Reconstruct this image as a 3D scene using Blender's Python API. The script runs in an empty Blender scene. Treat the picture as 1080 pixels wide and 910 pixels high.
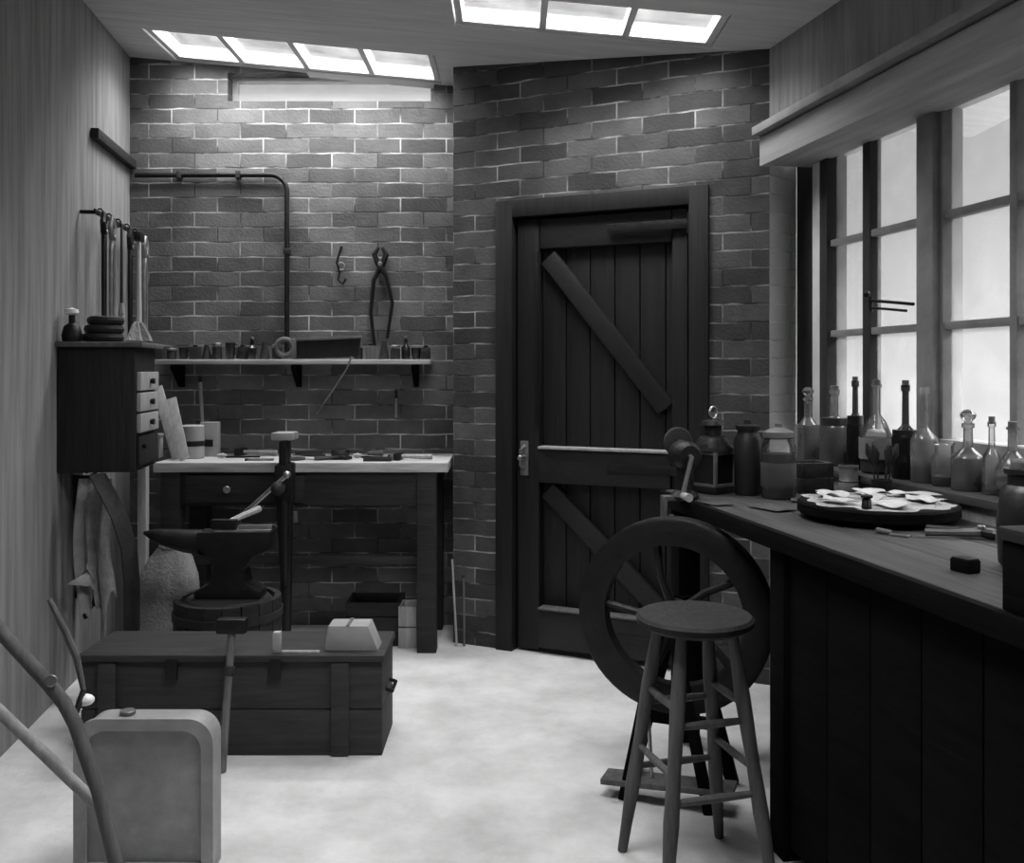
import bpy, bmesh, math, random
from mathutils import Vector, Matrix
random.seed(7)
sc = bpy.context.scene
COL = sc.collection
PI = math.pi
EYE = 1.31                       # height of the lens above the floor
F = 1000.0                       # focal length in pixels of the 1080-wide frame
HX, HY = 540.0, 390.0            # principal column, horizon row

def at(px, py, d):               # photograph position at a distance -> point
    return Vector(((px-HX)/F*d, d, EYE-(py-HY)/F*d))
def on(px, py, z):               # photograph position on a level plane -> point
    d = (EYE-z)*F/(py-HY)
    return Vector(((px-HX)/F*d, d, z))
def R(d): return math.radians(d)

# ------------------------------------------------------------------ materials
MATS = {}
def g(v):                        # display grey 0-255 -> linear
    v /= 255.0
    return v/12.92 if v <= .04045 else ((v+.055)/1.055)**2.4
def newmat(name):
    m = bpy.data.materials.new(name); m.use_nodes = True
    nt = m.node_tree; b = nt.nodes['Principled BSDF']
    MATS[name] = m
    return m, nt, b
def surf(name, val, rough=.7, metal=0., amt=.35, scale=6., stretch=(1,1,1), bump=.15, spec=.3, fine=30.):
    m, nt, b = newmat(name); N = nt.nodes; L = nt.links
    c = g(val)
    tc = N.new('ShaderNodeTexCoord'); mp = N.new('ShaderNodeMapping'); mp.inputs['Scale'].default_value = stretch
    L.new(tc.outputs['Object'], mp.inputs['Vector'])
    n1 = N.new('ShaderNodeTexNoise'); n1.inputs['Scale'].default_value = scale; n1.inputs['Detail'].default_value = 6
    n1.inputs['Roughness'].default_value = .65
    L.new(mp.outputs[0], n1.inputs['Vector'])
    mr = N.new('ShaderNodeMapRange'); mr.inputs[1].default_value = .3; mr.inputs[2].default_value = .7
    mr.inputs[3].default_value = c*(1-amt); mr.inputs[4].default_value = min(.95, c*(1+amt))
    L.new(n1.outputs['Fac'], mr.inputs[0]); 
    cc = N.new('ShaderNodeCombineColor')
    for i in range(3): L.new(mr.outputs[0], cc.inputs[i])
    L.new(cc.outputs[0], b.inputs['Base Color'])
    b.inputs['Roughness'].default_value = rough; b.inputs['Metallic'].default_value = metal
    b.inputs['Specular IOR Level'].default_value = spec
    if bump:
        n2 = N.new('ShaderNodeTexNoise'); n2.inputs['Scale'].default_value = fine; n2.inputs['Detail'].default_value = 5
        L.new(mp.outputs[0], n2.inputs['Vector'])
        bp = N.new('ShaderNodeBump'); bp.inputs['Strength'].default_value = bump; bp.inputs['Distance'].default_value = .02
        L.new(n2.outputs['Fac'], bp.inputs['Height']); L.new(bp.outputs[0], b.inputs['Normal'])
    return m
def brick(name, v1, v2, mort, spread=.5):
    m, nt, b = newmat(name); N = nt.nodes; L = nt.links
    tc = N.new('ShaderNodeTexCoord'); sx = N.new('ShaderNodeSeparateXYZ'); L.new(tc.outputs['Object'], sx.inputs[0])
    cx = N.new('ShaderNodeCombineXYZ')
    wob = N.new('ShaderNodeTexNoise'); wob.inputs['Scale'].default_value = 7; wob.inputs['Detail'].default_value = 3
    L.new(tc.outputs['Object'], wob.inputs['Vector'])
    sub = N.new('ShaderNodeMath'); sub.operation = 'MULTIPLY_ADD'; sub.inputs[1].default_value = .018; 
    L.new(wob.outputs['Fac'], sub.inputs[0]); L.new(sx.outputs[2], sub.inputs[2])
    xy = N.new('ShaderNodeMath'); xy.operation = 'ADD'; L.new(sx.outputs[0], xy.inputs[0]); L.new(sx.outputs[1], xy.inputs[1])
    L.new(xy.outputs[0], cx.inputs[0]); L.new(sub.outputs[0], cx.inputs[1])
    bt = N.new('ShaderNodeTexBrick'); L.new(cx.outputs[0], bt.inputs['Vector'])
    bt.inputs['Scale'].default_value = 1; bt.inputs['Brick Width'].default_value = .235; bt.inputs['Row Height'].default_value = .076
    bt.inputs['Mortar Size'].default_value = .0045; bt.inputs['Mortar Smooth'].default_value = .5
    for k, v in (('Color1', v1), ('Color2', v2)): bt.inputs[k].default_value = (g(v),)*3+(1,)
    # mortar: worn dark in places, clean lime in others
    pn = N.new('ShaderNodeTexNoise'); pn.inputs['Scale'].default_value = 5.5; pn.inputs['Detail'].default_value = 4
    L.new(tc.outputs['Object'], pn.inputs['Vector'])
    mr = N.new('ShaderNodeMapRange'); mr.inputs[1].default_value = .42; mr.inputs[2].default_value = .66
    mr.inputs[3].default_value = g(v1)*.8; mr.inputs[4].default_value = g(mort); L.new(pn.outputs['Fac'], mr.inputs[0])
    cc = N.new('ShaderNodeCombineColor')
    for i in range(3): L.new(mr.outputs[0], cc.inputs[i])
    L.new(cc.outputs[0], bt.inputs['Mortar'])
    # soot and lime stains
    sn = N.new('ShaderNodeTexNoise'); sn.inputs['Scale'].default_value = 2.2; sn.inputs['Detail'].default_value = 7; sn.inputs['Roughness'].default_value = .7
    L.new(tc.outputs['Object'], sn.inputs['Vector'])
    m2 = N.new('ShaderNodeMapRange'); m2.inputs[1].default_value = .3; m2.inputs[2].default_value = .7
    m2.inputs[3].default_value = 1-spread; m2.inputs[4].default_value = 1+spread; L.new(sn.outputs['Fac'], m2.inputs[0])
    mx = N.new('ShaderNodeVectorMath'); mx.operation = 'SCALE'; L.new(bt.outputs['Color'], mx.inputs[0]); L.new(m2.outputs[0], mx.inputs['Scale'])
    L.new(mx.outputs[0], b.inputs['Base Color'])
    b.inputs['Roughness'].default_value = .85; b.inputs['Specular IOR Level'].default_value = .2
    fn = N.new('ShaderNodeTexNoise'); fn.inputs['Scale'].default_value = 70; fn.inputs['Detail'].default_value = 4; L.new(tc.outputs['Object'], fn.inputs['Vector'])
    ad = N.new('ShaderNodeMath'); ad.operation = 'MULTIPLY_ADD'; ad.inputs[1].default_value = -.8
    L.new(bt.outputs['Fac'], ad.inputs[0]); L.new(fn.outputs['Fac'], ad.inputs[2])
    bp = N.new('ShaderNodeBump'); bp.inputs['Strength'].default_value = .4; bp.inputs['Distance'].default_value = .008
    L.new(ad.outputs[0], bp.inputs['Height']); L.new(bp.outputs[0], b.inputs['Normal'])
    return m
def glass(name, tint, cloud=.0, rough=.05, edge=.5):
    m, nt, b = newmat(name); N = nt.nodes; L = nt.links
    nt.nodes.remove(b); out = N['Material Output']
    t = N.new('ShaderNodeBsdfTransparent'); t.inputs[0].default_value = (tint,)*3+(1,)
    gl = N.new('ShaderNodeBsdfGlossy'); gl.inputs['Roughness'].default_value = rough; gl.inputs[0].default_value = (.8,)*3+(1,)
    fr = N.new('ShaderNodeLayerWeight'); fr.inputs[0].default_value = edge*.4
    mx = N.new('ShaderNodeMixShader'); L.new(fr.outputs['Fresnel'], mx.inputs[0]); 
    tl = N.new('ShaderNodeBsdfTranslucent'); tl.inputs[0].default_value = (min(.9, tint+.1),)*3+(1,)
    df = N.new('ShaderNodeBsdfDiffuse'); df.inputs[0].default_value = (min(.9, tint+.1)*.8,)*3+(1,)
    dm = N.new('ShaderNodeMixShader'); dm.inputs[0].default_value = .4; L.new(tl.outputs[0], dm.inputs[1]); L.new(df.outputs[0], dm.inputs[2])
    tc = N.new('ShaderNodeTexCoord'); ns = N.new('ShaderNodeTexNoise'); ns.inputs['Scale'].default_value = 7; ns.inputs['Detail'].default_value = 6
    L.new(tc.outputs['Object'], ns.inputs['Vector'])
    mr = N.new('ShaderNodeMapRange'); mr.inputs[1].default_value = .3; mr.inputs[2].default_value = .75
    mr.inputs[3].default_value = cloud*.6; mr.inputs[4].default_value = min(1, cloud*1.5); L.new(ns.outputs['Fac'], mr.inputs[0])
    m1 = N.new('ShaderNodeMixShader'); L.new(mr.outputs[0], m1.inputs[0]); L.new(t.outputs[0], m1.inputs[1]); L.new(dm.outputs[0], m1.inputs[2])
    L.new(m1.outputs[0], mx.inputs[1]); L.new(gl.outputs[0], mx.inputs[2]); L.new(mx.outputs[0], out.inputs['Surface'])
    return m

M = {}
M['brick']  = brick('sooty_brick', 74, 106, 185, .5)
M['brickd'] = brick('dark_brick', 54, 84, 155, .5)
M['brickp'] = brick('window_lit_brick', 222, 234, 245, .12)  # brick whitened so its colour carries the window light on the reveal
M['plaster']= surf('streaked_limewash', 128, .9, amt=.35, scale=2.2, stretch=(9,9,.6), bump=.25, fine=5)
M['floor']  = surf('pale_earth_floor', 198, .9, amt=.22, scale=3.2, bump=.3, fine=22)
M['ceil']   = surf('limewashed_boards', 200, .85, amt=.15, scale=2, stretch=(1,14,1), bump=.2, fine=4)
M['beam']   = surf('painted_beam', 150, .7, amt=.2, scale=3, stretch=(.6,8,8), bump=.1, fine=10)
M['frame']  = surf('weathered_window_paint', 128, .6, amt=.25, scale=8, bump=.1)
M['frameb'] = surf('pale_paint_and_lit_side', 205, .6, amt=.1, scale=8, bump=.1)  # pale frames, and the lit frame side beside the corner post
M['framed'] = surf('dark_window_post', 48, .7, amt=.25, scale=8, bump=.1)
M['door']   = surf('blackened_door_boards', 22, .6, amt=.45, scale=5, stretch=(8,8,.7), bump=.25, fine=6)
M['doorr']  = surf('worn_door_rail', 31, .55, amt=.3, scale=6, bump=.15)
M['wood']   = surf('worn_bench_top', 172, .6, amt=.3, scale=5, stretch=(.8,10,10), bump=.2, fine=6)
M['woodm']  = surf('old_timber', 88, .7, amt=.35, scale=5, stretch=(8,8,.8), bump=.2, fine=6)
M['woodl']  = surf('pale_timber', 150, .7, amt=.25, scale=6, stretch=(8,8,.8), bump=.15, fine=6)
M['woodd']  = surf('dark_timber', 37, .65, amt=.4, scale=5, stretch=(1,8,8), bump=.2, fine=6)
M['woodx']  = surf('stained_cabinet_boards', 31, .7, amt=.4, scale=5, stretch=(8,8,.8), bump=.25, fine=6)
M['woodk']  = surf('black_and_shaded_timber', 13, .8, amt=.4, scale=5, stretch=(1,8,8), bump=.2, fine=6, spec=.05)  # black timber; also holds the shade of the long bench front
M['chest']  = surf('chest_boards', 50, .7, amt=.35, scale=5, stretch=(.8,8,8), bump=.2, fine=6)
M['labeld'] = surf('stained_label', 62, .85, amt=.3, scale=9, bump=.05)
M['btop']   = surf('oiled_bench_top', 63, .5, amt=.4, scale=5, stretch=(.7,7,7), bump=.2, fine=6)
M['iron']   = surf('black_iron', 33, .5, .6, .4, 12, bump=.2, spec=.5)
M['ironl']  = surf('polished_iron', 150, .35, .85, .3, 12, bump=.1, spec=.5)
M['rust']   = surf('rusty_iron', 48, .7, .3, .45, 10, bump=.3)
M['tin']    = surf('dull_tin', 115, .45, .5, .25, 9, bump=.08)
M['zinc']   = surf('galvanised_sheet', 150, .55, .25, .3, 5, bump=.08)
M['paper']  = surf('pale_paper', 172, .9, amt=.12, scale=5, bump=.1)
M['card']   = surf('grey_card', 145, .9, amt=.15, scale=8, bump=.1)
M['sack']   = surf('grey_sackcloth', 130, .95, amt=.25, scale=14, bump=.5, fine=80)
M['clothp'] = surf('pale_rag', 150, .95, amt=.3, scale=9, bump=.4, fine=60)
M['leather']= surf('dark_leather', 36, .6, amt=.35, scale=9, bump=.25)
M['china']  = surf('white_china', 235, .2, amt=.03, scale=4, bump=0, spec=.5)
M['stone']  = surf('brown_stoneware', 26, .4, amt=.25, scale=6, bump=.08, spec=.5)
M['label']  = surf('paper_label', 110, .85, amt=.15, scale=9, bump=.05)
M['dark']   = surf('dark_liquid', 22, .3, amt=.2, scale=4, bump=0, spec=.5)
M['grey']   = surf('murky_liquid', 42, .35, amt=.3, scale=10, bump=0, spec=.4)
M['cork']   = surf('old_cork', 95, .9, amt=.3, scale=20, bump=.2)
M['pane']   = glass('dusty_window_glass', .88, .14, .05, .3)
M['rpane']  = glass('clean_roof_glass', .96, .05, .05, .2)
M['clear']  = glass('clear_glass', .80, .10, .05, .8)
M['smoky']  = glass('cloudy_glass', .55, .30, .08, .8)
M['bottleg']= glass('dark_bottle_glass', .16, .10, .06, .7)

# ------------------------------------------------------------------ mesh building
class MB:
    def __init__(s): s.bm = bmesh.new()
    def _add(s, tmp, mtx=None):
        if mtx is not None: bmesh.ops.transform(tmp, matrix=mtx, verts=tmp.verts)
        me = bpy.data.meshes.new('t'); tmp.to_mesh(me); tmp.free(); s.bm.from_mesh(me); bpy.data.meshes.remove(me)
        return s
    def box(s, c, d, rot=(0,0,0), bev=.004):
        t = bmesh.new(); bmesh.ops.create_cube(t, size=1)
        bmesh.ops.scale(t, vec=d, verts=t.verts)
        if bev: bmesh.ops.bevel(t, geom=list(t.edges), offset=min(bev, min(d)*.3), segments=2, affect='EDGES', profile=.6)
        from mathutils import Euler
        return s._add(t, Matrix.Translation(c) @ Euler(rot).to_matrix().to_4x4())
    def bb(s, lo, hi, bev=.004):
        lo, hi = Vector(lo), Vector(hi)
        return s.box((lo+hi)/2, hi-lo, bev=bev)
    def beam(s, a, b, w, h, bev=.004, up=(0,0,1)):      # bar of w x h section between two points
        a, b = Vector(a), Vector(b); d = b-a; x = d.normalized(); u = Vector(up)
        if abs(x.dot(u)) > .98: u = Vector((0,1,0))
        y = u.cross(x).normalized(); z = x.cross(y)
        m = Matrix((x, y, z)).transposed().to_4x4(); m.translation = (a+b)/2
        t = bmesh.new(); bmesh.ops.create_cube(t, size=1); bmesh.ops.scale(t, vec=(d.length, w, h), verts=t.verts)
        if bev: bmesh.ops.bevel(t, geom=list(t.edges), offset=min(bev, w*.3, h*.3), segments=2, affect='EDGES', profile=.6)
        return s._add(t, m)
    def lathe(s, prof, n=24, m=None):                   # (r, z) profile round local z
        t = bmesh.new(); rings = []
        for r, z in prof:
            if r < 1e-5: rings.append([t.verts.new((0,0,z))])
            else: rings.append([t.verts.new((r*math.cos(2*PI*k/n), r*math.sin(2*PI*k/n), z)) for k in range(n)])
        for A, B in zip(rings, rings[1:]):
            for k in range(n):
                k2 = (k+1) % n
                if len(A) == 1 and len(B) == 1: continue
                if len(A) == 1: t.faces.new((A[0], B[k], B[k2]))
                elif len(B) == 1: t.faces.new((A[k], A[k2], B[0]))
                else: t.faces.new((A[k], A[k2], B[k2], B[k]))
        bmesh.ops.recalc_face_normals(t, faces=t.faces)
        return s._add(t, m)
    def cyl(s, a, b, r0, r1=None, n=16):
        r1 = r0 if r1 is None else r1
        a, b = Vector(a), Vector(b); d = b-a
        m = Matrix.Translation(a) @ d.to_track_quat('Z', 'Y').to_matrix().to_4x4()
        l = d.length; e = min(.12*r0+.0005, l*.2); e1 = min(.12*r1+.0005, l*.2)
        return s.lathe([(0,0), (max(r0-e,.0003),0), (r0,e), (r1,l-e1), (max(r1-e1,.0003),l), (0,l)], n, m)
    def tube(s, pts, r, n=8, flat=None):                # flat=(w,h): strap section
        pts = [Vector(p) for p in pts]; t = bmesh.new(); rings = []
        rr = r if isinstance(r, (list, tuple)) else [r]*len(pts)
        u = None
        for i, p in enumerate(pts):
            d = (pts[min(i+1, len(pts)-1)]-pts[max(i-1, 0)]).normalized()
            if u is None:
                u = Vector((0,0,1)) if abs(d.z) < .9 else Vector((0,1,0))
            u = (u-d*u.dot(d)).normalized(); v = d.cross(u)
            ring = []
            for k in range(n):
                a = 2*PI*(k+.5)/n
                cu, cv = math.cos(a), math.sin(a)
                if flat: q = p+u*cu*flat[0]+v*cv*flat[1]
                else: q = p+(u*cu+v*cv)*rr[i]
                ring.append(t.verts.new(q))
            rings.append(ring)
        for A, B in zip(rings, rings[1:]):
            for k in range(n): t.faces.new((A[k], A[(k+1)%n], B[(k+1)%n], B[k]))
        t.faces.new(rings[0][::-1]); t.faces.new(rings[-1])
        bmesh.ops.recalc_face_normals(t, faces=t.faces)
        return s._add(t)
    def prism(s, poly, y0, y1, m=None, bev=.004):       # polygon in local xz, extruded along y
        t = bmesh.new()
        A = [t.verts.new((x, y0, z)) for x, z in poly]; B = [t.verts.new((x, y1, z)) for x, z in poly]
        n = len(poly); t.faces.new(A); t.faces.new(B[::-1])
        for k in range(n): t.faces.new((A[k], B[k], B[(k+1)%n], A[(k+1)%n]))
        bmesh.ops.recalc_face_normals(t, faces=t.faces)
        if bev: bmesh.ops.bevel(t, geom=list(t.edges), offset=bev, segments=2, affect='EDGES', profile=.6)
        return s._add(t, m)
    def ball(s, c, r, sc=(1,1,1), n=16):
        t = bmesh.new(); bmesh.ops.create_uvsphere(t, u_segments=n, v_segments=max(6, n//2), radius=r)
        bmesh.ops.scale(t, vec=sc, verts=t.verts)
        return s._add(t, Matrix.Translation(c))
    def ring(s, c, R0, r, axis='Z', n=28, k=8):
        pts = [Vector((R0*math.cos(2*PI*i/n), R0*math.sin(2*PI*i/n), 0)) for i in range(n)]
        t = bmesh.new(); rings = []
        for p in pts:
            e = p.normalized()
            rings.append([t.verts.new(p+e*r*math.cos(2*PI*j/k)+Vector((0,0,r*math.sin(2*PI*j/k)))) for j in range(k)])
        for i in range(n):
            A, B = rings[i], rings[(i+1)%n]
            for j in range(k): t.faces.new((A[j], A[(j+1)%k], B[(j+1)%k], B[j]))
        bmesh.ops.recalc_face_normals(t, faces=t.faces)
        rot = {'Z': Matrix(), 'Y': Matrix.Rotation(PI/2, 4, 'X'), 'X': Matrix.Rotation(PI/2, 4, 'Y')}[axis]
        return s._add(t, Matrix.Translation(c) @ rot)
    def sheet(s, fn, nu, nv, th=.004):                  # fn(u,v)->point, thickened
        t = bmesh.new(); G = [[t.verts.new(fn(i/nu, j/nv)) for i in range(nu+1)] for j in range(nv+1)]
        for j in range(nv):
            for i in range(nu): t.faces.new((G[j][i], G[j][i+1], G[j+1][i+1], G[j+1][i]))
        bmesh.ops.recalc_face_normals(t, faces=t.faces)
        bmesh.ops.solidify(t, geom=list(t.faces), thickness=th)
        return s._add(t)
    def build(s, name, m, parent=None, ang=40):
        me = bpy.data.meshes.new(name); s.bm.to_mesh(me); s.bm.free()
        for p in me.polygons: p.use_smooth = True
        me.set_sharp_from_angle(angle=R(ang))
        me.materials.append(M[m] if isinstance(m, str) else m)
        o = bpy.data.objects.new(name, me); COL.objects.link(o)
        if parent: o.parent = parent
        return o
def thing(name, label, cat, loc=(0,0,0), rz=0, group=None):
    o = bpy.data.objects.new(name, None); COL.objects.link(o); o.empty_display_size = .05
    o.location = loc; o.rotation_euler = (0,0,rz); o['label'] = label; o['category'] = cat
    if group: o['group'] = group
    return o
def tag(o, label, cat, group=None, loc=None, rz=None):
    o['label'] = label; o['category'] = cat
    if group: o['group'] = group
    if loc is not None: o.location = loc
    if rz is not None: o.rotation_euler = (0,0,rz)
    return o
def struct(o, label, cat):
    o['kind'] = 'structure'; o['label'] = label; o['category'] = cat
    return o
def dup(src, loc, rz, label, group=None):
    r = src.copy(); COL.objects.link(r); r.location = loc; r.rotation_euler = (0,0,rz); r['label'] = label
    if group: r['group'] = group
    for ch in list(src.children):
        c = ch.copy(); COL.objects.link(c); c.parent = r
        for gc in list(ch.children):
            d = gc.copy(); COL.objects.link(d); d.parent = c
    return r
ORD = ['first','second','third','fourth','fifth','sixth','seventh','eighth','ninth','tenth','eleventh','twelfth','thirteenth','fourteenth','fifteenth','sixteenth','seventeenth','eighteenth','nineteenth','twentieth']

# ------------------------------------------------------------------ setting
A0 = Vector((1.07, 3.94))            # door wall meets the window recess
C0 = Vector((-.2825, 4.557))         # door wall's left end, where the alcove steps back
YA = 4.87                            # alcove back wall
def ceil_z(x): return 2.74-.09*x
def wall(name, p0, p1, th, m, label, holes=(), top=2.98, s_min=0.):
    p0, p1 = Vector(p0), Vector(p1); d = p1-p0; Lw = d.length
    xs = sorted({s_min, Lw, *[h[0] for h in holes], *[h[1] for h in holes]})
    zs = sorted({-.02, top, *[h[2] for h in holes], *[h[3] for h in holes]})
    b = MB()
    # merge cells column-wise so that faces stay large
    for x0, x1 in zip(xs, xs[1:]):
        run = None
        for z0, z1 in zip(zs, zs[1:]):
            solid = not any(h[0]-1e-6 <= x0 and x1 <= h[1]+1e-6 and h[2]-1e-6 <= z0 and z1 <= h[3]+1e-6 for h in holes)
            if solid: run = [run[0], z1] if run else [z0, z1]
            if (not solid or z1 == zs[-1]) and run:
                b.bb((x0, 0, run[0]), (x1, th, run[1]), bev=0); run = None
    o = b.build(name, m); o.location = (p0.x, p0.y, 0); o.rotation_euler = (0,0,math.atan2(d.y, d.x))
    return struct(o, label, 'wall')

b = MB(); b.bb((-2.6,-1.2,-.1), (2.6,5.4,0), 0)
struct(b.build('floor', 'floor'), 'pale worn earth floor of the workshop', 'floor')

wall('wall_back', (-2.1, YA), (C0.x+.02, YA), .2, 'brick', 'sooty brick wall behind the long shelf and the work bench',
     holes=[(-1.46+2.1, -.40+2.1, 2.69, 2.835)])
dl = (A0-C0).length
wall('wall_back_right', C0, A0, .22, 'brickd', 'dark brick wall around the boarded door', holes=[(.2336, 1.2356, -.02, 2.10)])
wall('wall_return', (C0.x, YA+.15), (C0.x, C0.y+.01), .16, 'brickd', 'short brick return where the wall steps forward beside the door')
wall('wall_left', (-1.963+.14*5.47, -.6), (-1.963-.14*.1, YA+.1), .2, 'plaster', 'streaked limewashed wall behind the hanging tools')
wall('wall_front', (2.3, -.6), (-1.6, -.6), .2, 'plaster', 'plain limewashed wall behind the viewer')
UX = Vector((.1942, -.9809)); NX = Vector((.9809, .1942)); RZ = math.atan2(UX.y, UX.x)
WR = lambda y: Vector((1.85-.198*y, y))
sN = (3.94-1.28)*1.0194
wall('wall_right', A0, WR(-.7), .2, 'plaster', 'low wall carrying the window sill behind the long bench',
     holes=[(0, sN, .93, 2.17)])
# splayed brick reveal at the far side of the window
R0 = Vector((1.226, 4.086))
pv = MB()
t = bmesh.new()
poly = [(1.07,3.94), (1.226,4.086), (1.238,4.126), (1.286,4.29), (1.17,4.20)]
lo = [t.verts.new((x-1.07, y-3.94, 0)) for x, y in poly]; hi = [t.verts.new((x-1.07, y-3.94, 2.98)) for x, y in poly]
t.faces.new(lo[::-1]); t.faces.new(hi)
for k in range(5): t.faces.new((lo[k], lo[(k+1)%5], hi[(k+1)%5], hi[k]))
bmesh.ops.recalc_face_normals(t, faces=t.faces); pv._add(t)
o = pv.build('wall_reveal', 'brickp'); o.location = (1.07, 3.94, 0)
struct(o, 'narrow brick reveal, pale with painted window light, between the door wall and the window', 'wall')

# ceiling: boards sloping down to the window side, with an alcove roof light and two more added for their light
def ceiling():
    HOLES = [(-1.72,-.36,4.40,4.845), (-.50,.45,1.55,2.45), (-.24,.84,3.62,3.99)]
    xs = sorted({-2.4, 2.4, *[h[0] for h in HOLES], *[h[1] for h in HOLES]}); ys = sorted({-.9, 4.95, *[h[2] for h in HOLES], *[h[3] for h in HOLES]})
    skip = set()
    for i in range(len(xs)-1):
        for j in range(len(ys)-1):
            cx, cy = (xs[i]+xs[i+1])/2, (ys[j]+ys[j+1])/2
            if any(h[0] < cx < h[1] and h[2] < cy < h[3] for h in HOLES): skip.add((i, j))
    b = MB()
    for i in range(len(xs)-1):
        for j in range(len(ys)-1):
            if (i, j) in skip: continue
            v = []
            for (x, y) in ((xs[i],ys[j]), (xs[i+1],ys[j]), (xs[i+1],ys[j+1]), (xs[i],ys[j+1])): v.append((x, y))
            t = bmesh.new()
            lo = [t.verts.new((x, y, ceil_z(x))) for x, y in v]; hi = [t.verts.new((x, y, ceil_z(x)+.06)) for x, y in v]
            t.faces.new(lo[::-1]); t.faces.new(hi)
            for k in range(4): t.faces.new((lo[k], lo[(k+1)%4], hi[(k+1)%4], hi[k]))
            bmesh.ops.recalc_face_normals(t, faces=t.faces); b._add(t)
    return struct(b.build('ceiling', 'ceil'), 'pale boarded ceiling sloping down towards the window', 'ceiling')
ceiling()
def rooflight(name, x0, x1, y0, y1, nb, label, gm='rpane'):
    r = thing(name, label, 'skylight', ((x0+x1)/2, (y0+y1)/2, ceil_z((x0+x1)/2))); r['kind'] = 'structure'
    sl = -math.atan(.09); w = x1-x0; d = y1-y0
    f = MB()
    f.box((0,-d/2+.018,.03), (w,.035,.05)); f.box((0,d/2-.018,.03), (w,.035,.05))
    for k in range(nb+1): f.box((-w/2+.018+(w-.036)*k/nb, 0, .03), (.03, d, .05))
    o = f.build('window_frame', 'frameb', r); o.rotation_euler = (0,-sl,0)
    p = MB(); p.box((0,0,.05), (w-.01, d-.01, .004), bev=0)
    o = p.build('pane', gm, r); o.rotation_euler = (0,-sl,0)
    return r
rooflight('window_3', -1.72, -.36, 4.40, 4.845, 4, 'glazed roof light above the brick alcove')
rooflight('added_window_4', -.50, .45, 1.55, 2.45, 3, 'added roof light brightening the open floor', 'pane')  # unseen roof light, added to brighten the floor
rooflight('added_window_5', -.24, .84, 3.62, 3.99, 3, 'added roof light brightening the boarded door wall')  # roof light added to brighten the top of the door wall
# high slot window in the alcove wall
w = thing('window_2', 'bright slot window high in the brick wall over the shelf', 'window', (-.93, YA, 2.69)); w['kind'] = 'structure'
f = MB()
f.bb((-.53,.08,0), (.53,.13,.02)); f.bb((-.53,.08,.125), (.53,.13,.145))
for x in (-.53, .505): f.bb((x,.08,.02), (x+.025,.13,.125))
f.build('window_frame', 'frameb', w)
p = MB(); p.bb((-.505,.1,.02), (.505,.104,.125), 0); p.build('pane', 'pane', w)

# big window over the bench: local x runs towards the viewer, y outwards
win = thing('window_1', 'tall many-paned window above the bench along the right wall', 'window', (R0.x, R0.y, 0), RZ); win['kind'] = 'structure'
def ws(px): return (4.086-2.035/((px-HX)/F+.198))*1.0194
def wy(y): return (4.086-y)*1.0194
ZB, ZT, Z1, Z2 = 1.09, 2.17, 1.815, 1.454
b = MB(); b.bb((0,.0,.93), (ws(861),.09,2.2)); b.build('corner_post', 'framed', win)
b = MB(); b.bb((ws(861)+.002,-.02,.95), (ws(871),.06,2.17)); b.build('lit_frame_side', 'frameb', win)  # pale colour stands for the lit side of the window frame
b = MB(); b.bb((ws(871)+.002,-.03,.95), (ws(879),.06,2.17)); b.build('jamb', 'framed', win)
spans = [(ws(879), ws(914)), (ws(922), ws(975)), (ws(1000), ws(1070)), (ws(1078), wy(2.49)), (wy(2.37), wy(2.10)), (wy(2.07), wy(1.80)), (wy(1.68), wy(1.38))]
posts = [(ws(975), ws(1000)), (wy(2.49), wy(2.37)), (wy(1.80), wy(1.68))]
for p in posts:
    b = MB(); b.bb((p[0]+.018,-.045,.95), (p[1]-.018,.07,2.17), .006)
    b.bb((p[0],-.02,.95), (p[0]+.016,.05,2.17)); b.bb((p[1]-.016,-.02,.95), (p[1],.05,2.17)); b.build('mullion', 'frame', win)
b = MB(); b.bb((wy(1.38),-.04,.95), (wy(1.26),.07,2.17)); b.build('jamb', 'frame', win)
s0, s1 = ws(879), wy(1.38)
b = MB(); b.bb((s0,-.03,.945), (s1,.06,1.085)); b.build('bottom_rail', 'frame', win)
b = MB(); b.bb((s0,-.03,2.165), (s1,.06,2.22)); b.build('top_rail', 'frame', win)
for (a, c) in [(spans[0][1], spans[1][0]), (spans[2][1], spans[3][0]), (spans[4][1], spans[5][0])]:
    b = MB(); b.bb((a,-.018,ZB), (c,.03,ZT)); b.build('glazing_bar', 'framed' if a < 1 else 'frame', win)
for (a, c) in spans:
    for z in (Z1, Z2):
        b = MB(); b.bb((a,-.014,z-.013), (c,.028,z+.013)); b.build('transom_bar', 'frame', win)
    for (z0, z1) in ((ZB-.005, Z2-.012), (Z2+.012, Z1-.012), (Z1+.012, ZT)):
        b = MB(); b.bb((a-.004,.012,z0), (c+.004,.015,z1), 0); b.build('pane', 'pane', win)
# iron casement fastener
b = MB(); sl, sr = ws(928), ws(974)
b.tube([(sr+.01,-.045,1.532), (sl,-.05,1.565)], .006); b.tube([(sr-.03,-.045,1.512), (sl+.03,-.05,1.535)], .005)
b.tube([(sl+.02,-.05,1.52), (sl+.022,-.05,1.575)], .008); b.ball((sl-.005,-.05,1.587), .013)
b.build('casement_stay', 'iron', win)
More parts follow.
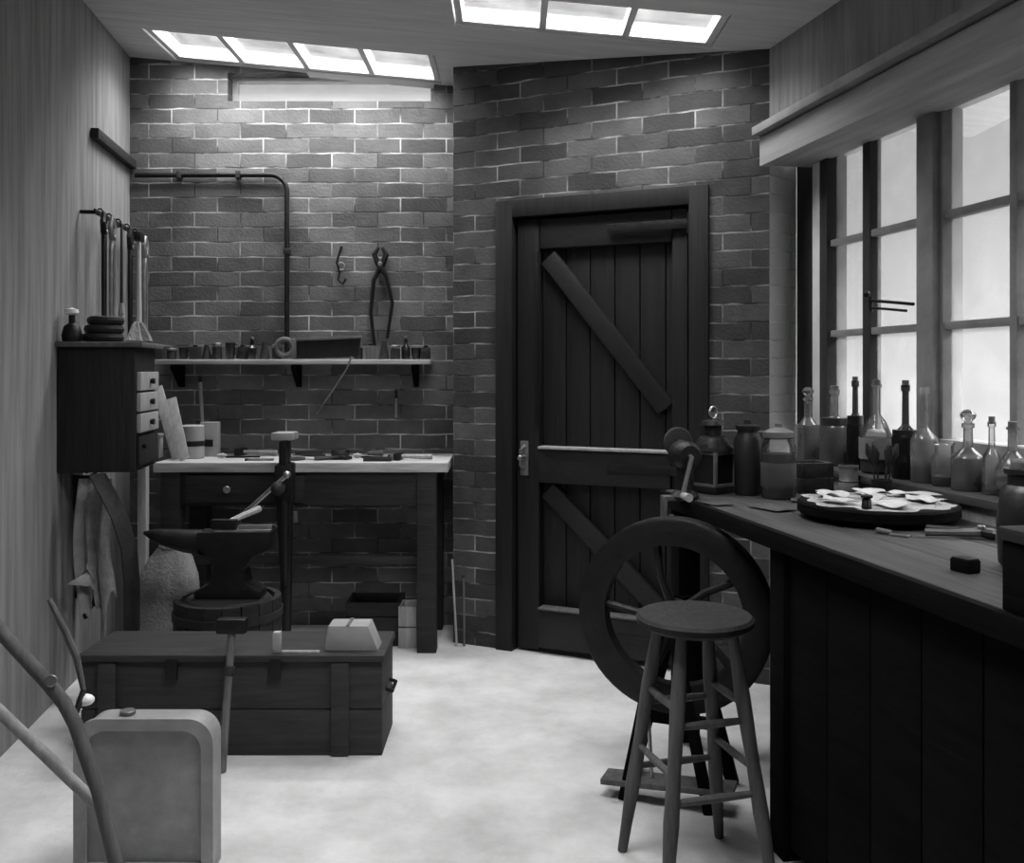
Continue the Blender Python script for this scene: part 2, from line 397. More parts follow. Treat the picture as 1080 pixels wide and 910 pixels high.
# head board and moulding, sill
def along(name, y_far, y_near, n0, n1, z0, z1, m, label, bev=.004):   # bar along the window wall, n measured outwards from the wall face
    b = MB(); b.bb((0, n0, z0), ((y_far-y_near)*1.0194, n1, z1), bev)
    o = b.build(name, m); p = WR(y_far); o.location = (p.x, p.y, 0); o.rotation_euler = (0,0,RZ)
    return o
o = along('trim_1', 3.93, -.55, -.05, -.002, 2.15, 2.27, 'beam', ''); struct(o, 'wide painted head board above the long window', 'trim')
o = along('trim_2', 3.93, -.55, -.085, -.002, 2.275, 2.31, 'frame', ''); struct(o, 'pale moulding running above the window head board', 'trim')
o = along('trim_4', 3.90, 1.30, -.02, .145, .925, .95, 'btop', ''); struct(o, 'wooden window sill behind the bottles', 'sill')
o = along('trim_5', 3.93, 1.28, -.0, .178, 2.155, 2.172, 'beam', ''); struct(o, 'boarded underside of the window head', 'trim')
# batten high on the left wall
def wl(y): return -1.963+.14*(YA-y)
pL = at(75, 112, 4.10); b = MB()
a = Vector((wl(4.2)+.02, 4.2, 2.36)); c = Vector((wl(4.86)+.02, 4.86, 2.36))
b.beam(a, c, .035, .045); struct(b.build('trim_3', 'woodd'), 'dark batten high on the left wall', 'trim')

# door
dd = (A0-C0).normalized(); dp = C0+dd*.2336; DW = 1.002
door = thing('door_1', 'dark boarded ledge-and-brace door in the brick wall', 'door', (dp.x, dp.y, 0), math.atan2(dd.y, dd.x)); door['kind'] = 'structure'
fw = .085
b = MB(); b.bb((0,-.02,0), (fw,.16,2.10)); b.bb((DW-fw,-.02,0), (DW,.16,2.10)); b.bb((fw-.005,-.02,2.02), (DW-fw+.005,.16,2.10))
b.build('door_frame', 'door', door)
b = MB(); nP = 7; pw = (DW-2*fw-.008)/nP
for k in range(nP): b.bb((fw+.004+k*pw+.002, .06, .012), (fw+.004+(k+1)*pw-.002, .085, 2.015), .005)
b.bb((fw-.01,.0855,.002), (DW-fw+.01,.10,2.03), 0); b.build('door_boards', 'door', door)  # last slab: unseen panel added to stop light between the boards
x0, x1 = fw+.012, DW-fw-.012
def rail(n, lo, hi, m='doorr'): b = MB(); b.bb(lo, hi, .008); return b.build(n, m, door)
rail('stile', (x0,.015,.012), (x0+.11,.059,2.01), 'door'); rail('stile', (x1-.07,.015,.012), (x1,.059,2.01), 'door')
rail('top_rail', (x0+.112,.02,1.87), (x1-.072,.059,2.01)); rail('middle_rail', (x0+.112,-.002,.79), (x1-.072,.059,.945)); rail('bottom_rail', (x0+.112,-.002,.03), (x1-.072,.059,.205))
b = MB(); b.bb((x0+.115,-.016,.946), (x1-.075,.058,.958), .003); b.build('lit_rail_top', 'woodl', door)  # pale strip paints the light from above on the middle rail
b = MB(); b.bb((x0+.115,-.012,.206), (x1-.075,.058,.216), .003); b.build('lit_rail_top', 'woodm', door)  # dimmer strip for the light on the bottom rail
def brace(a, c):
    b = MB(); b.beam((a[0],.0385,a[1]), (c[0],.0385,c[1]), .036, .085, .007, up=(0,0,1)); b.build('brace', 'doorr', door)
brace((x0+.15,1.83), (x1-.10,1.14)); brace((x0+.15,.755), (x1-.12,.245))
b = MB(); b.bb((x0+.02,.002,.82), (x0+.06,.014,.98), .003); b.tube([(x0+.04,.01,.96), (x0+.04,-.035,.94), (x0+.04,-.035,.87), (x0+.04,.01,.85)], .008); b.cyl((x0+.04,.01,.905), (x0+.04,-.05,.905), .012)
b.build('latch', 'ironl', door)
b = MB(); b.bb((x0+.095,.004,1.05), (x0+.108,.0145,1.86), .002); b.build('edge_strip', 'iron', door)
for z in (.12, .87, 1.94):
    b = MB(); b.bb((x1-.36,-.008,z-.02), (x1+.01,.0,z+.02), .003); b.cyl((x1+.014,-.008,z-.045), (x1+.014,-.008,z+.045), .012)
    b.build('strap_hinge', 'iron', door)
# ------------------------------------------------------------------ alcove: shelf, bench, vice, pipe
pp = MB(); pts = [(-1.925, 4.845, 2.304), (-1.5, 4.845, 2.306), (-1.235, 4.845, 2.306)]
for k in range(1, 9):
    a = PI/2*k/8; pts.append((-1.235+.085*math.sin(a), 4.845, 2.306-.085*(1-math.cos(a))))
pts += [(-1.15, 4.845, 1.8), (-1.15, 4.845, 1.374)]
pipe = thing('wall_pipe', 'dark bent iron pipe fixed to the brick wall above the shelf', 'pipe', (0,0,0))
pp.tube(pts, .013, 12).build('pipe_run', 'iron', pipe)
for (x, z) in ((-1.7, 2.305), (-1.4, 2.306)):
    b = MB(); b.bb((x-.012, 4.83, z-.02), (x+.012, 4.868, z+.02), .004); b.build('clip', 'rust', pipe)
b = MB(); b.bb((-1.167, 4.83, 1.9), (-1.133, 4.868, 1.93), .004); b.build('clip', 'rust', pipe)

SZ = 1.362
sh = thing('wall_shelf', 'long thin wooden shelf on the brick wall crowded with small ware', 'shelf', (-1.09, 4.87, SZ))
b = MB(); b.bb((-.70,-.18,-.024), (.685,-.002,0), .004); b.build('shelf_board', 'wood', sh)
for x in (-.6, 0, .6):
    b = MB(); b.prism([(0,-.026), (-.15,-.026), (-.15,-.045), (-.03,-.14), (0,-.14)], -.012, .012, Matrix.Translation((x,-.002,0)) @ Matrix.Rotation(PI/2, 4, 'Z') @ Matrix.Scale(1,4), .003)
    b.build('bracket', 'woodk', sh)

BZ = .882
wb = thing('work_bench', 'old wooden work bench along the brick wall with a pale worn top', 'bench', (-.98, 4.37, 0))
b = MB(); b.bb((-.675,0,BZ-.045), (.685,.25,BZ), .005); b.bb((-.675,.252,BZ-.045), (.685,.492,BZ), .005); b.build('bench_top', 'wood', wb)
for x, y in ((-.60,.05), (.585,.05), (-.60,.44), (.585,.44)):
    b = MB(); b.bb((x-.045,y-.04,0), (x+.045,y+.04,BZ-.046), .005); b.build('leg', 'woodd', wb)
b = MB(); b.bb((-.555,.02,BZ-.2), (.54,.05,BZ-.046), .004); b.build('apron', 'woodd', wb)
b = MB(); b.bb((-.555,.04,.405), (.54,.08,.44), .004); b.build('stretcher', 'woodd', wb)
for x in (-.6, .585):
    b = MB(); b.bb((x-.02,.09,.2), (x+.02,.40,.26), .004); b.build('stretcher', 'woodd', wb)
dr = MB().bb((-.53,.002,BZ-.185), (.02,.02,BZ-.062), .005).build('drawer', 'woodd', wb)
MB().cyl((-.33,-.022,BZ-.122), (-.33,.003,BZ-.122), .017, .012).build('knob', 'ironl', dr)

# leg vice on the bench front
v = thing('leg_vice', 'black iron leg vice with a bright jaw clamped to the bench front', 'vice', (-1.027, 4.30, 0))
b = MB(); b.tube([(0,.01,0), (0,.01,.3), (0,.01,.72)], [.02,.026,.034], 10); b.box((0,.015,.80), (.075,.06,.18), bev=.012); b.box((0,.02,.93), (.034,.05,.12), bev=.01); b.build('fixed_leg', 'iron', v)
b = MB(); b.box((0,-.05,.80), (.07,.045,.17), bev=.012); b.tube([(0,-.05,.73), (0,-.03,.5), (0,-.018,.34)], [.03,.024,.016], 10); b.box((0,-.045,.93), (.034,.04,.12), bev=.01); b.build('moving_jaw', 'iron', v)
b = MB(); b.box((0,.025,1.012), (.10,.045,.034), bev=.008); b.box((0,-.05,1.012), (.10,.045,.034), bev=.008); b.build('jaw_plates', 'zinc', v)
b = MB(); b.cyl((0,.04,.79), (0,-.13,.79), .019); b.ball((0,-.14,.79), .032); b.build('screw', 'rust', v)
b = MB(); b.tube([(.035,-.14,.845), (-.20,-.14,.635)], .010); b.ball((-.205,-.14,.63), .019); b.ball((.04,-.14,.85), .017); b.build('handle', 'ironl', v)
b = MB(); b.box((.035,.02,.64), (.03,.015,.05), bev=.004); b.build('spring', 'ironl', v)

# ---- things on the shelf
items = [(168,'block'),(181,'tin'),(194,'cup'),(206,'block'),(218,'cone'),(229,'tin'),(243,'cup'),(256,'block'),(266,'tall'),(279,'cone'),(292,'tin'),(378,'tall'),(391,'block'),(405,'cone'),(417,'tin'),(428,'tall'),(439,'cup'),(449,'block')]
desc = {'block':('wooden_block','small dark wooden block'),'tin':('round_tin','small round lidded tin'),'cup':('clay_cup','little clay cup'),'cone':('metal_punch','short tapered iron punch'),'tall':('small_bottle','little dark bottle')}
cat = {'block':'block','tin':'tin','cup':'cup','cone':'tool','tall':'bottle'}
for k, (px, kind) in enumerate(items):
    y = 4.77+random.uniform(-.02,.02); x = (px-HX)/F*y
    nm, ds = desc[kind]; h = random.uniform(.055,.085)
    lab = '%s standing %s from the left end of the wall shelf' % (ds, ORD[k] if k else 'first')
    t_ = thing(nm, lab, cat[kind], (x, y, SZ), random.uniform(-.3,.3), 'small ware on the wall shelf')
    if kind == 'block':
        MB().box((0,0,h/2), (.045,.05,h), bev=.004).build('body', random.choice(['woodd','woodm']), t_); MB().cyl((0,0,h), (0,0,h+.012), .012).build('peg', 'iron', t_)
    elif kind == 'tin':
        MB().cyl((0,0,0), (0,0,h*.75), .024).build('body', 'rust', t_); MB().cyl((0,0,h*.75+.0005), (0,0,h), .0255).build('lid', 'tin', t_)
    elif kind == 'cup':
        MB().lathe([(0,0),(.017,0),(.02,.004),(.026,h),(.022,h),(.016,.01),(0,.008)]).build('body', 'stone', t_)
        MB().tube([(.022,0,h*.75),(.04,0,h*.7),(.04,0,h*.4),(.02,0,h*.3)], .004).build('handle', 'stone', t_)
    elif kind == 'cone':
        MB().lathe([(0,0),(.026,0),(.026,.012),(.012,h),(.012,h+.015),(0,h+.017)]).build('body', 'rust', t_)
    else:
        MB().lathe([(0,0),(.02,0),(.022,.004),(.022,h*.8),(.009,h),(.009,h+.025),(.011,h+.028),(0,h+.028)]).build('body', 'dark', t_); MB().cyl((0,0,h+.029), (0,0,h+.042), .008).build('stopper', 'cork', t_)
# back saw standing on the shelf
s = thing('tenon_saw', 'back saw with bright spine standing on the wall shelf', 'saw', (-1.03, 4.735, SZ))
b = MB(); b.prism([(-.06,.002), (.26,.012), (.275,.105), (-.06,.095)], -.0012, .0012, bev=0); b.build('blade', 'iron', s)
b = MB(); b.beam((-.06,0,.098), (.28,0,.112), .012, .014); b.build('spine', 'ironl', s)
b = MB(); b.ring((-.105,0,.06), .04, .014, 'Y'); b.box((-.062,0,.055), (.03,.024,.10), bev=.008); b.build('handle', 'woodm', s)
# coil beside saw: pincers hanging above the shelf
pn = thing('hanging_pincers', 'long black pincers hanging on the brick wall above the shelf', 'pincers', (-.672, 4.85, 1.85))
b = MB()
b.tube([(-.03,0,-.42), (-.05,0,-.25), (-.035,0,-.08), (.01,0,.0), (.03,0,.05), (.008,0,.085)], [.008,.009,.011,.016,.014,.008])
b.build('arm', 'iron', pn)
b = MB(); b.tube([(.035,-.012,-.38), (.062,-.012,-.2), (.03,-.012,-.06), (-.01,-.012,.0), (-.03,-.012,.05), (-.008,-.012,.085)], [.008,.009,.011,.016,.014,.008]); b.build('arm', 'iron', pn)
b = MB(); b.cyl((0,.008,0), (0,-.028,0), .012); b.build('rivet', 'ironl', pn)
b = MB(); b.cyl((.0,.022,-.02), (.0,-.04,-.022), .004); b.build('nail', 'rust', pn)
hk = thing('iron_hook', 'small twisted iron hook hanging on the bricks above the saw', 'hook', (-.885, 4.858, 1.84))
b = MB(); b.tube([(.01,.012,.1), (.012,-.008,.1), (0,-.006,.06), (-.012,-.006,.02), (.004,-.006,-.03), (-.006,-.006,-.07), (.02,-.006,-.09), (.034,-.006,-.065)], .006); b.build('shank', 'iron', hk)
b = MB(); b.ring((.01,-.006,.0), .018, .004, 'Y'); b.build('ring', 'ironl', hk)
b = MB(); b.tube([at(371,376,4.675), at(366,388,4.68), at(352,410,4.75), at(334,436,4.867)], .0045)
tag(b.build('thin_rod', 'ironl'), 'thin bright rod slanting from the shelf edge down to the bricks', 'rod')
fb = thing('small_file', 'short bright file hanging on the bricks under the shelf end', 'file', (-.594, 4.862, 1.135))
MB().box((0,0,-.02), (.012,.006,.10), bev=.002).build('blade', 'ironl', fb); MB().cyl((0,0,.03), (0,0,.075), .008, .006).build('handle', 'woodd', fb); MB().cyl((0,.010,.068), (0,-.02,.068), .003).build('nail', 'rust', fb)

# ---- things on the work bench
tb = thing('banded_tin', 'pale tin with a dark band on the bench beside the stick', 'tin', (at(203,480,4.60).x, 4.60, BZ))
MB().lathe([(0,0),(.052,0),(.056,.004),(.056,.06)], 28).build('lower_body', 'card', tb)
MB().lathe([(.0575,.06),(.0575,.085)], 28).build('band', 'dark', tb)
MB().lathe([(.056,.085),(.056,.155),(.05,.16),(0,.16)], 28).build('upper_body', 'card', tb)
cb = thing('card_box', 'pale upright card box with a dark notch on the bench', 'box', (at(222,480,4.70).x, 4.70, BZ), .1)
MB().box((0,0,.085), (.085,.07,.17), bev=.003).build('body', 'card', cb)
MB().prism([(-.02,.05), (.02,.05), (.02,.085), (-.025,.085)], -.0375, -.0355, bev=0).build('notch', 'dark', cb)
def leaner(name, px0, py0, px1, d, w, th, m, label, cat_):
    r = thing(name, label, cat_, (at(px1,480,d).x, d, BZ))
    top = at(px0, py0, d+.12)-Vector((at(px1,480,d).x, d, BZ))
    dirv = top.normalized()
    MB().beam((0,0,th*.5+.004), top, w, th, .002, up=(0,-1,.3)).build('board', m, r)
    return r
leaner('timber_offcut', 166, 408, 187, 4.52, .05, .008, 'woodl', 'pale slat leaning at the left end of the bench', 'slat')
leaner('timber_offcut', 181, 420, 195, 4.44, .045, .008, 'woodl', 'shorter pale slat leaning beside the banded tin', 'slat')
r = thing('round_stick', 'thin pale stick standing up behind the banded tin', 'stick', (at(214,480,4.72).x-.03, 4.79, BZ))
MB().tube([(.005,0,0), (0,.01,.18), (-.018,.035,.365)], [.008,.009,.010]).build('shaft', 'woodl', r)
MB().tube([(-.018,.035,.366), (-.021,.038,.395)], .0095).build('tip', 'woodd', r)
r = thing('pale_box', 'pale squat box at the left end of the bench', 'box', (at(162,484,4.62).x, 4.62, BZ), .15)
MB().box((0,0,.05), (.07,.10,.10), bev=.003).build('body', 'card', r); MB().box((0,0,.1085), (.075,.105,.016), bev=.003).build('lid', 'card', r)

def flat_tool(kind, px, y, rz, L_, label):
    r = thing({'file':'hand_file','hammer':'hand_hammer','pliers':'pincers','chisel':'wood_chisel','rule':'steel_rule','square':'try_square','stone':'oil_stone','roll':'tape_roll'}[kind],
              label, {'file':'file','hammer':'hammer','pliers':'pincers','chisel':'chisel','rule':'ruler','square':'square','stone':'stone','roll':'roll'}[kind],
              ((px-HX)/F*y, y, BZ), R(rz), 'tools lying on the work bench')
    if kind == 'file':
        MB().prism([(-L_*.3,.003), (L_*.5,.003), (L_*.5,.009), (-L_*.3,.011)], -.011, .011, bev=.001).build('blade', 'iron', r)
        MB().tube([(-L_*.28,0,.012), (-L_*.4,0,.014), (-L_*.5,0,.013)], [.007,.013,.009]).build('handle', 'woodl', r)
    elif kind == 'hammer':
        MB().tube([(-L_*.5,0,.016), (L_*.45,0,.018)], [.013,.009]).build('handle', 'woodl', r)
        MB().box((L_*.45,0,.018), (.032,.095,.034), bev=.006).build('head', 'iron', r)
    elif kind == 'pliers':
        for q in (1,-1):
            MB().tube([(-L_*.5,q*.035,.010), (-L_*.2,q*.03,.010), (L_*.2,0,.012), (L_*.32,-q*.028,.011), (L_*.46,-q*.004,.010)], [.006,.007,.011,.010,.006]).build('arm', 'iron', r)
    elif kind == 'chisel':
        MB().beam((0,0,.008), (L_*.5,0,.004), .016, .005, .001).build('blade', 'ironl', r)
        MB().tube([(0,0,.012), (-L_*.2,0,.014), (-L_*.45,0,.013)], [.009,.013,.012]).build('handle', 'woodm', r)
    elif kind == 'rule': MB().box((0,0,.005), (L_,.03,.009), bev=.001).build('blade', 'ironl', r); MB().box((-L_*.5-.006,0,.005), (.012,.03,.0095), bev=.002).build('end_cap', 'iron', r)
    elif kind == 'square':
        MB().box((0,0,.008), (L_,.022,.016), bev=.002).build('stock', 'woodd', r); MB().box((L_*.42,.055,.006), (.03,.10,.003), bev=.0005).build('blade', 'ironl', r)
    elif kind == 'stone': MB().box((0,0,.014), (L_,.05,.028), bev=.004).build('stone_block', 'grey', r); MB().box((0,0,.004), (L_+.02,.06,.008), bev=.001).build('tray', 'woodd', r)
    elif kind == 'roll': MB().ring((0,0,.02), .03, .019).build('coil', 'iron', r); MB().ring((0,0,.02), .014, .006).build('core', 'tin', r)
for (k, px, y, rz, L_, lab) in [
    ('file', 252, 4.60, 8, .20, 'file with a pale handle lying right of the card box'),
    ('hammer', 272, 4.74, 170, .20, 'hammer lying at the back of the bench near the card box'),
    ('rule', 275, 4.47, 2, .12, 'short bright rule near the bench front left of the vice'),
    ('chisel', 322, 4.47, 10, .17, 'chisel lying at the bench front just right of the vice'),
    ('stone', 326, 4.70, -4, .13, 'dark oil stone in its tray at the back of the bench'),
    ('roll', 359, 4.66, 0, .1, 'dark coil of tape on the bench'),
    ('pliers', 352, 4.50, 12, .18, 'pincers lying open at the middle of the bench front'),
    ('chisel', 388, 4.74, 168, .18, 'chisel lying at the back of the bench beside the tape coil'),
    ('file', 394, 4.58, -6, .20, 'long file lying right of the pincers on the bench'),
    ('square', 398, 4.44, 0, .13, 'try square lying at the bench front edge'),
    ('rule', 430, 4.66, -2, .17, 'long bright rule lying at the right end of the bench'),
    ('hammer', 437, 4.50, 176, .17, 'hammer lying at the right end of the bench front')]:
    flat_tool(k, px, y, rz, L_, lab)

# ---- under the bench
def crate(name, label, cat_, c, d, m, rz=0, slats=3):
    r = thing(name, label, cat_, c, rz); w, l, h = d
    for q in (-1, 1):
        b = MB(); sh_ = h/slats
        for k in range(slats): b.bb((-w/2, q*(l/2-.008)-.008, k*sh_+.002), (w/2, q*(l/2-.008)+.008, (k+1)*sh_-.004), .002)
        b.build('side_board', m, r)
        b = MB()
        for k in range(slats): b.bb((q*(w/2-.008)-.008, -l/2+.017, k*sh_+.002), (q*(w/2-.008)+.008, l/2-.017, (k+1)*sh_-.004), .002)
        b.build('end_board', m, r)
    MB().bb((-w/2+.017,-l/2+.017,.002), (w/2-.017,l/2-.017,.014), .002).build('bottom_board', m, r)
    return r
crate('wooden_crate', 'dark wooden crate on the floor under the work bench', 'crate', (-.66, 4.60, 0), (.26,.22,.21), 'woodd')
crate('wooden_box', 'small pale wooden box on the floor inside the right bench leg', 'box', (-.492, 4.53, 0), (.085,.14,.20), 'woodl', 0, 2)
def stick(name, label, a, c, r_, m, capm='woodd'):
    t_ = thing(name, label, 'rod', a); d = Vector(c)-Vector(a)
    MB().tube([(0,0,0), d*.5, d*.96], r_).build('shaft', m, t_); MB().tube([d*.962, d], r_*1.3).build('tip', capm, t_)
stick('thin_rod', 'thin pale rod leaning upright beside the right end of the work bench', (-.262,4.49,.004), (-.288,4.545,.42), .006, 'woodl')
stick('thin_rod', 'short dark rod leaning on the bricks left of the door', (-.226,4.49,.004), (-.232,4.53,.33), .006, 'woodm')

# ------------------------------------------------------------------ left wall: cabinet, tools, rags
CY = 3.76
LRZ = math.atan2(1, -.14)                      # left wall direction (away from viewer)
Lu = Vector((-.1386, .9903)); Ln = Vector((.9903, .1386))
cab = thing('wall_cabinet', 'dark wooden cabinet on the left wall with three pale drawers', 'cabinet', (wl(CY), CY, .90), LRZ-PI/2)
# local: x away from wall, y along the wall away from the viewer
CW, CD, CH = .31, .35, .50
b = MB(); b.bb((.003,0,0), (CW-.012,CD,CH), .004); b.build('carcass', 'woodx', cab)
b = MB(); b.bb((.0,-.02,CH+.001), (CW+.02,CD+.02,CH+.022), .005); b.build('top_board', 'woodm', cab)
for k in range(3):
    z = CH-.175-k*.085
    d_ = MB().bb((CW-.011,.02,z), (CW+.008,CD-.02,z+.077), .008).build('drawer', 'woodl', cab)
    MB().cyl((CW+.008,CD/2,z+.038), (CW+.026,CD/2,z+.038), .010, .013).build('knob', 'iron', d_)
d_ = MB().bb((CW-.011,.02,.02), (CW+.004,CD-.02,CH-.36), .005).build('door', 'woodx', cab)
MB().cyl((CW+.004,.06,.1), (CW+.02,.06,.1), .008, .010).build('knob', 'iron', d_)
CT = .90+CH+.022
def cabp(x, y, z=0): # point in the cabinet frame -> world
    ang = LRZ-PI/2
    return Vector((wl(CY)+x*math.cos(ang)-y*math.sin(ang), CY+x*math.sin(ang)+y*math.cos(ang), .90+z))
# clutter on top of the cabinet
p = cabp(.05,.03, CH+.022)
r = thing('small_lamp', 'little pale-topped spirit lamp at the left end of the cabinet top', 'lamp', p)
MB().lathe([(0,0),(.028,0),(.032,.02),(.024,.05),(.01,.06),(.01,.085)]).build('body', 'iron', r)
MB().lathe([(.012,.086),(.022,.092),(.020,.104),(0,.11)]).build('cap', 'china', r); r.scale = (1.25,)*3
r = thing('rope_coil', 'coil of dark rope on the cabinet top under the tongs', 'rope', cabp(.145,.11,CH+.022))
for k in range(3): MB().ring((.004*k,.003*k,.012+.022*k), .055-.004*k, .011).build('turn', 'leather', r)
r.scale = (1.25,1.25,1.6)
r = thing('bundled_rag', 'crumpled grey rag on the cabinet top beside the rope', 'rag', cabp(.26,.20,CH+.022))
def rag(u, v):
    a = u*2*PI; rr = .05*(1+.25*math.sin(3*a)+.15*math.sin(7*a+1))*(1-v*.95)
    return (rr*math.cos(a)*.8, rr*math.sin(a)*1.2, .006+.055*math.sin(v*PI/2)*(1+.3*math.sin(5*a)*(1-v)))
tmp = MB(); tmp.sheet(rag, 36, 8, .003); o = tmp.build('fold', 'sack', r); r.scale = (1.2,1.2,1.5)
r = thing('oil_can', 'small oil can with a thin spout on the cabinet top', 'oil can', cabp(.15,.29,CH+.022), .6)
MB().lathe([(0,0),(.035,0),(.037,.004),(.03,.045),(.01,.06),(.008,.07)]).build('body', 'tin', r)
MB().tube([(0,0,.068), (0,0,.09), (.03,0,.13)], [.006,.005,.0025]).build('spout', 'tin', r)

# tool rail with hanging tongs
def wlp(y, off, z): 
    return Vector((wl(y), y, z))+Vector((Ln.x*off, Ln.y*off, 0))
rl = thing('tool_rail', 'narrow iron tool rail on the left wall above the cabinet', 'rail', wlp(4.02,0,1.985), LRZ-PI/2)
MB().beam((.07,0,0), (.07,.83,0), .008, .022, .002).build('rail_bar', 'iron', rl)
for y in (.03, .42, .80): MB().beam((.003,y,0), (.066,y,0), .012, .016, .002).build('rail_arm', 'iron', rl)
def tongs(i, y, L_, kind, m, label):
    p = wlp(y, .083, 1.985)
    r = thing('hanging_tongs' if kind == 't' else ('hanging_hammer' if kind == 'h' else 'hanging_rasp'), label, {'t':'tongs','h':'hammer','f':'rasp'}[kind], p, LRZ-PI/2+random.uniform(-.1,.1), 'tools on the left wall rail')
    b = MB(); b.tube([(-.013,0,.016), (0,0,.018), (.008,0,.008), (.008,0,-.012)], .004); b.build('hook', 'iron', r)
    if kind == 't':
        for q in (1,-1):
            MB().tube([(.012+.002*q,q*.012,-L_), (.012,q*.022,-L_*.6), (.012,q*.016,-L_*.28), (.012,-q*.004,-L_*.18), (.012,-q*.028,-L_*.09), (.012,-q*.006,.0)], [.007,.008,.009,.013,.012,.009]).build('arm', m, r)
        MB().cyl((-.002,0,-L_*.18), (.028,0,-L_*.18), .011).build('rivet', 'ironl', r)
    elif kind == 'h':
        MB().tube([(.012,0,-L_), (.012,0,-.02)], [.015,.011]).build('handle', m, r)
        MB().box((.012,0,-.02), (.035,.12,.04), bev=.006).build('head', 'iron', r)
    else:
        MB().prism([(-.016,-L_*.75), (.016,-L_*.75), (.012,-.01), (-.012,-.01)], .009, .016, Matrix.Rotation(PI/2, 4, 'Z') @ Matrix.Scale(-1,4,(0,1,0)), .001).build('blade', m, r)
        MB().tube([(.012,0,-L_*.75), (.012,0,-L_*.85), (.012,0,-L_)], [.008,.016,.010]).build('handle', 'woodl', r)
for i, (y, L_, k, m, lab) in enumerate([
    (4.07,.46,'t','iron','black tongs hanging first on the left wall rail, nearest the viewer'),
    (4.20,.50,'t','ironl','bright-armed tongs hanging second on the left wall rail'),
    (4.35,.49,'f','rust','broad rasp with pale handle hanging on the left wall rail'),
    (4.50,.52,'t','iron','dark tongs hanging between rasp and hammer on the left wall rail'),
    (4.66,.48,'h','woodl','pale-handled hammer hanging head up on the left wall rail'),
    (4.79,.54,'t','ironl','bright tongs hanging last on the left wall rail, by the brick corner')]):
    tongs(i, y, L_, k, m, lab)

# hanging cloths below the cabinet
def cloth(name, label, cat_, p, w, h, m, folds, seed, ragged=.0, rz=0., amp=.02, taper=0.):
    rnd = random.Random(seed); ph = [rnd.uniform(0, 6.28) for _ in range(6)]
    r = thing(name, label, cat_, p, rz)
    def fn(u, v):
        vv = v; hh = h*(1+ragged*math.sin(u*9+ph[0])*.5+ragged*math.sin(u*23+ph[1])*.3)
        x = (u-.5)*w*(1-taper*(1-v))+.012*math.sin(v*5+ph[2])
        y = amp*(.25+v)*math.sin(u*folds*2*PI+ph[3]+v*.8)+.012*math.sin(v*4+ph[4])
        return (x, y, -hh*vv)
    MB().sheet(fn, 44, 22, .004).build('cloth', m, r)
    MB().cyl((0,.012,.02), (0,-.03,.015), .006).build('peg', 'iron', r)
    return r
cloth('hanging_rag', 'pale ragged cloth strips hanging below the dark wall cabinet', 'rag', cabp(.125,.07,-.03), .13, .52, 'clothp', 2.5, 3, .35, 0, .018)
cloth('leather_apron', 'dark leather apron hanging on the left wall below the cabinet', 'apron', cabp(.07,.20,-.03), .14, .56, 'leather', 2, 5, .1, -.1, .016)
r = thing('leather_strap', 'wide dark leather strap curving down beside the pale ragged cloth', 'strap', cabp(.21,-.03,-.005))
MB().tube([(-.05,0,-.0), (0,-.02,-.07), (.05,-.03,-.16), (.088,-.03,-.28), (.10,-.03,-.42), (.10,-.03,-.62)], .02, 8, (.007,.046)).build('belt', 'leather', r)
MB().box((.10,-.03,-.635), (.08,.014,.04), bev=.006).build('buckle', 'rust', r)
# upright post by the bench end
r = thing('timber_post', 'pale upright timber post at the left end of the work bench', 'post', (-1.678, 4.32, 0))
MB().bb((-.022,-.02,0), (.018,.02,1.08), .004).build('shaft', 'woodl', r); MB().bb((-.026,-.024,1.081), (.022,.024,1.10), .004).build('cap', 'woodm', r)
# sack behind the anvil
r = thing('stuffed_sack', 'grey stuffed sack slumped on the floor behind the anvil', 'sack', (-1.50, 4.10, 0))
def sackf(u, v):
    a = u*2*PI; prof = [(0,.10),(.06,.125),(.25,.13),(.42,.115),(.5,.085),(.55,.05),(.60,.07)]
    z = v*.6
    for (z0, r0), (z1, r1) in zip(prof, prof[1:]):
        if z0 <= z <= z1: rr = r0+(r1-r0)*(z-z0)/(z1-z0)
    rr *= 1+.06*math.sin(3*a+v*4)+.04*math.sin(7*a)
    return (rr*math.cos(a)*1.0+.04*v*v, rr*math.sin(a)*.85, z+.001)
tmp = MB(); tmp.sheet(sackf, 40, 24, .004); tmp.build('bag', 'sack', r)
MB().ring((.034,0,.55), .052, .008).build('tie', 'woodl', r)

# ------------------------------------------------------------------ anvil on its tub
ax, ay = -1.125, 3.76
tub = thing('wooden_tub', 'flared wooden tub with iron hoops standing under the anvil', 'tub', (ax, ay, 0))
HT = .412
b = MB(); n = 18
for k in range(n):
    a = 2*PI*k/n; t = bmesh.new()
    def P(r_, aa, z): return t.verts.new((r_*math.cos(aa), r_*math.sin(aa), z))
    a0, a1 = a+.012, a+2*PI/n-.012
    vs = [P(.212,a0,0), P(.212,a1,0), P(.19,a1,0), P(.19,a0,0), P(.205,a0,HT), P(.205,a1,HT), P(.18,a1,HT), P(.18,a0,HT)]
    for f_ in ((0,1,2,3),(4,5,6,7),(0,1,5,4),(1,2,6,5),(2,3,7,6),(3,0,4,7)): t.faces.new([vs[i] for i in f_])
    bmesh.ops.recalc_face_normals(t, faces=t.faces); b._add(t)
b.build('staves', 'woodd', tub)
for z, r_ in ((.06,.2125), (.35,.2075)):
    b = MB(); b.lathe([(r_,z-.016), (r_+.004,z-.015), (r_+.004,z+.015), (r_,z+.016)], 40); b.build('hoop', 'rust', tub)
MB().cyl((0,0,.01), (0,0,HT), .179, None, 36).build('fill', 'woodd', tub)
an = thing('anvil', 'black iron anvil with its horn pointing left on the wooden tub', 'anvil', (ax+.01, ay, HT))
b = MB()
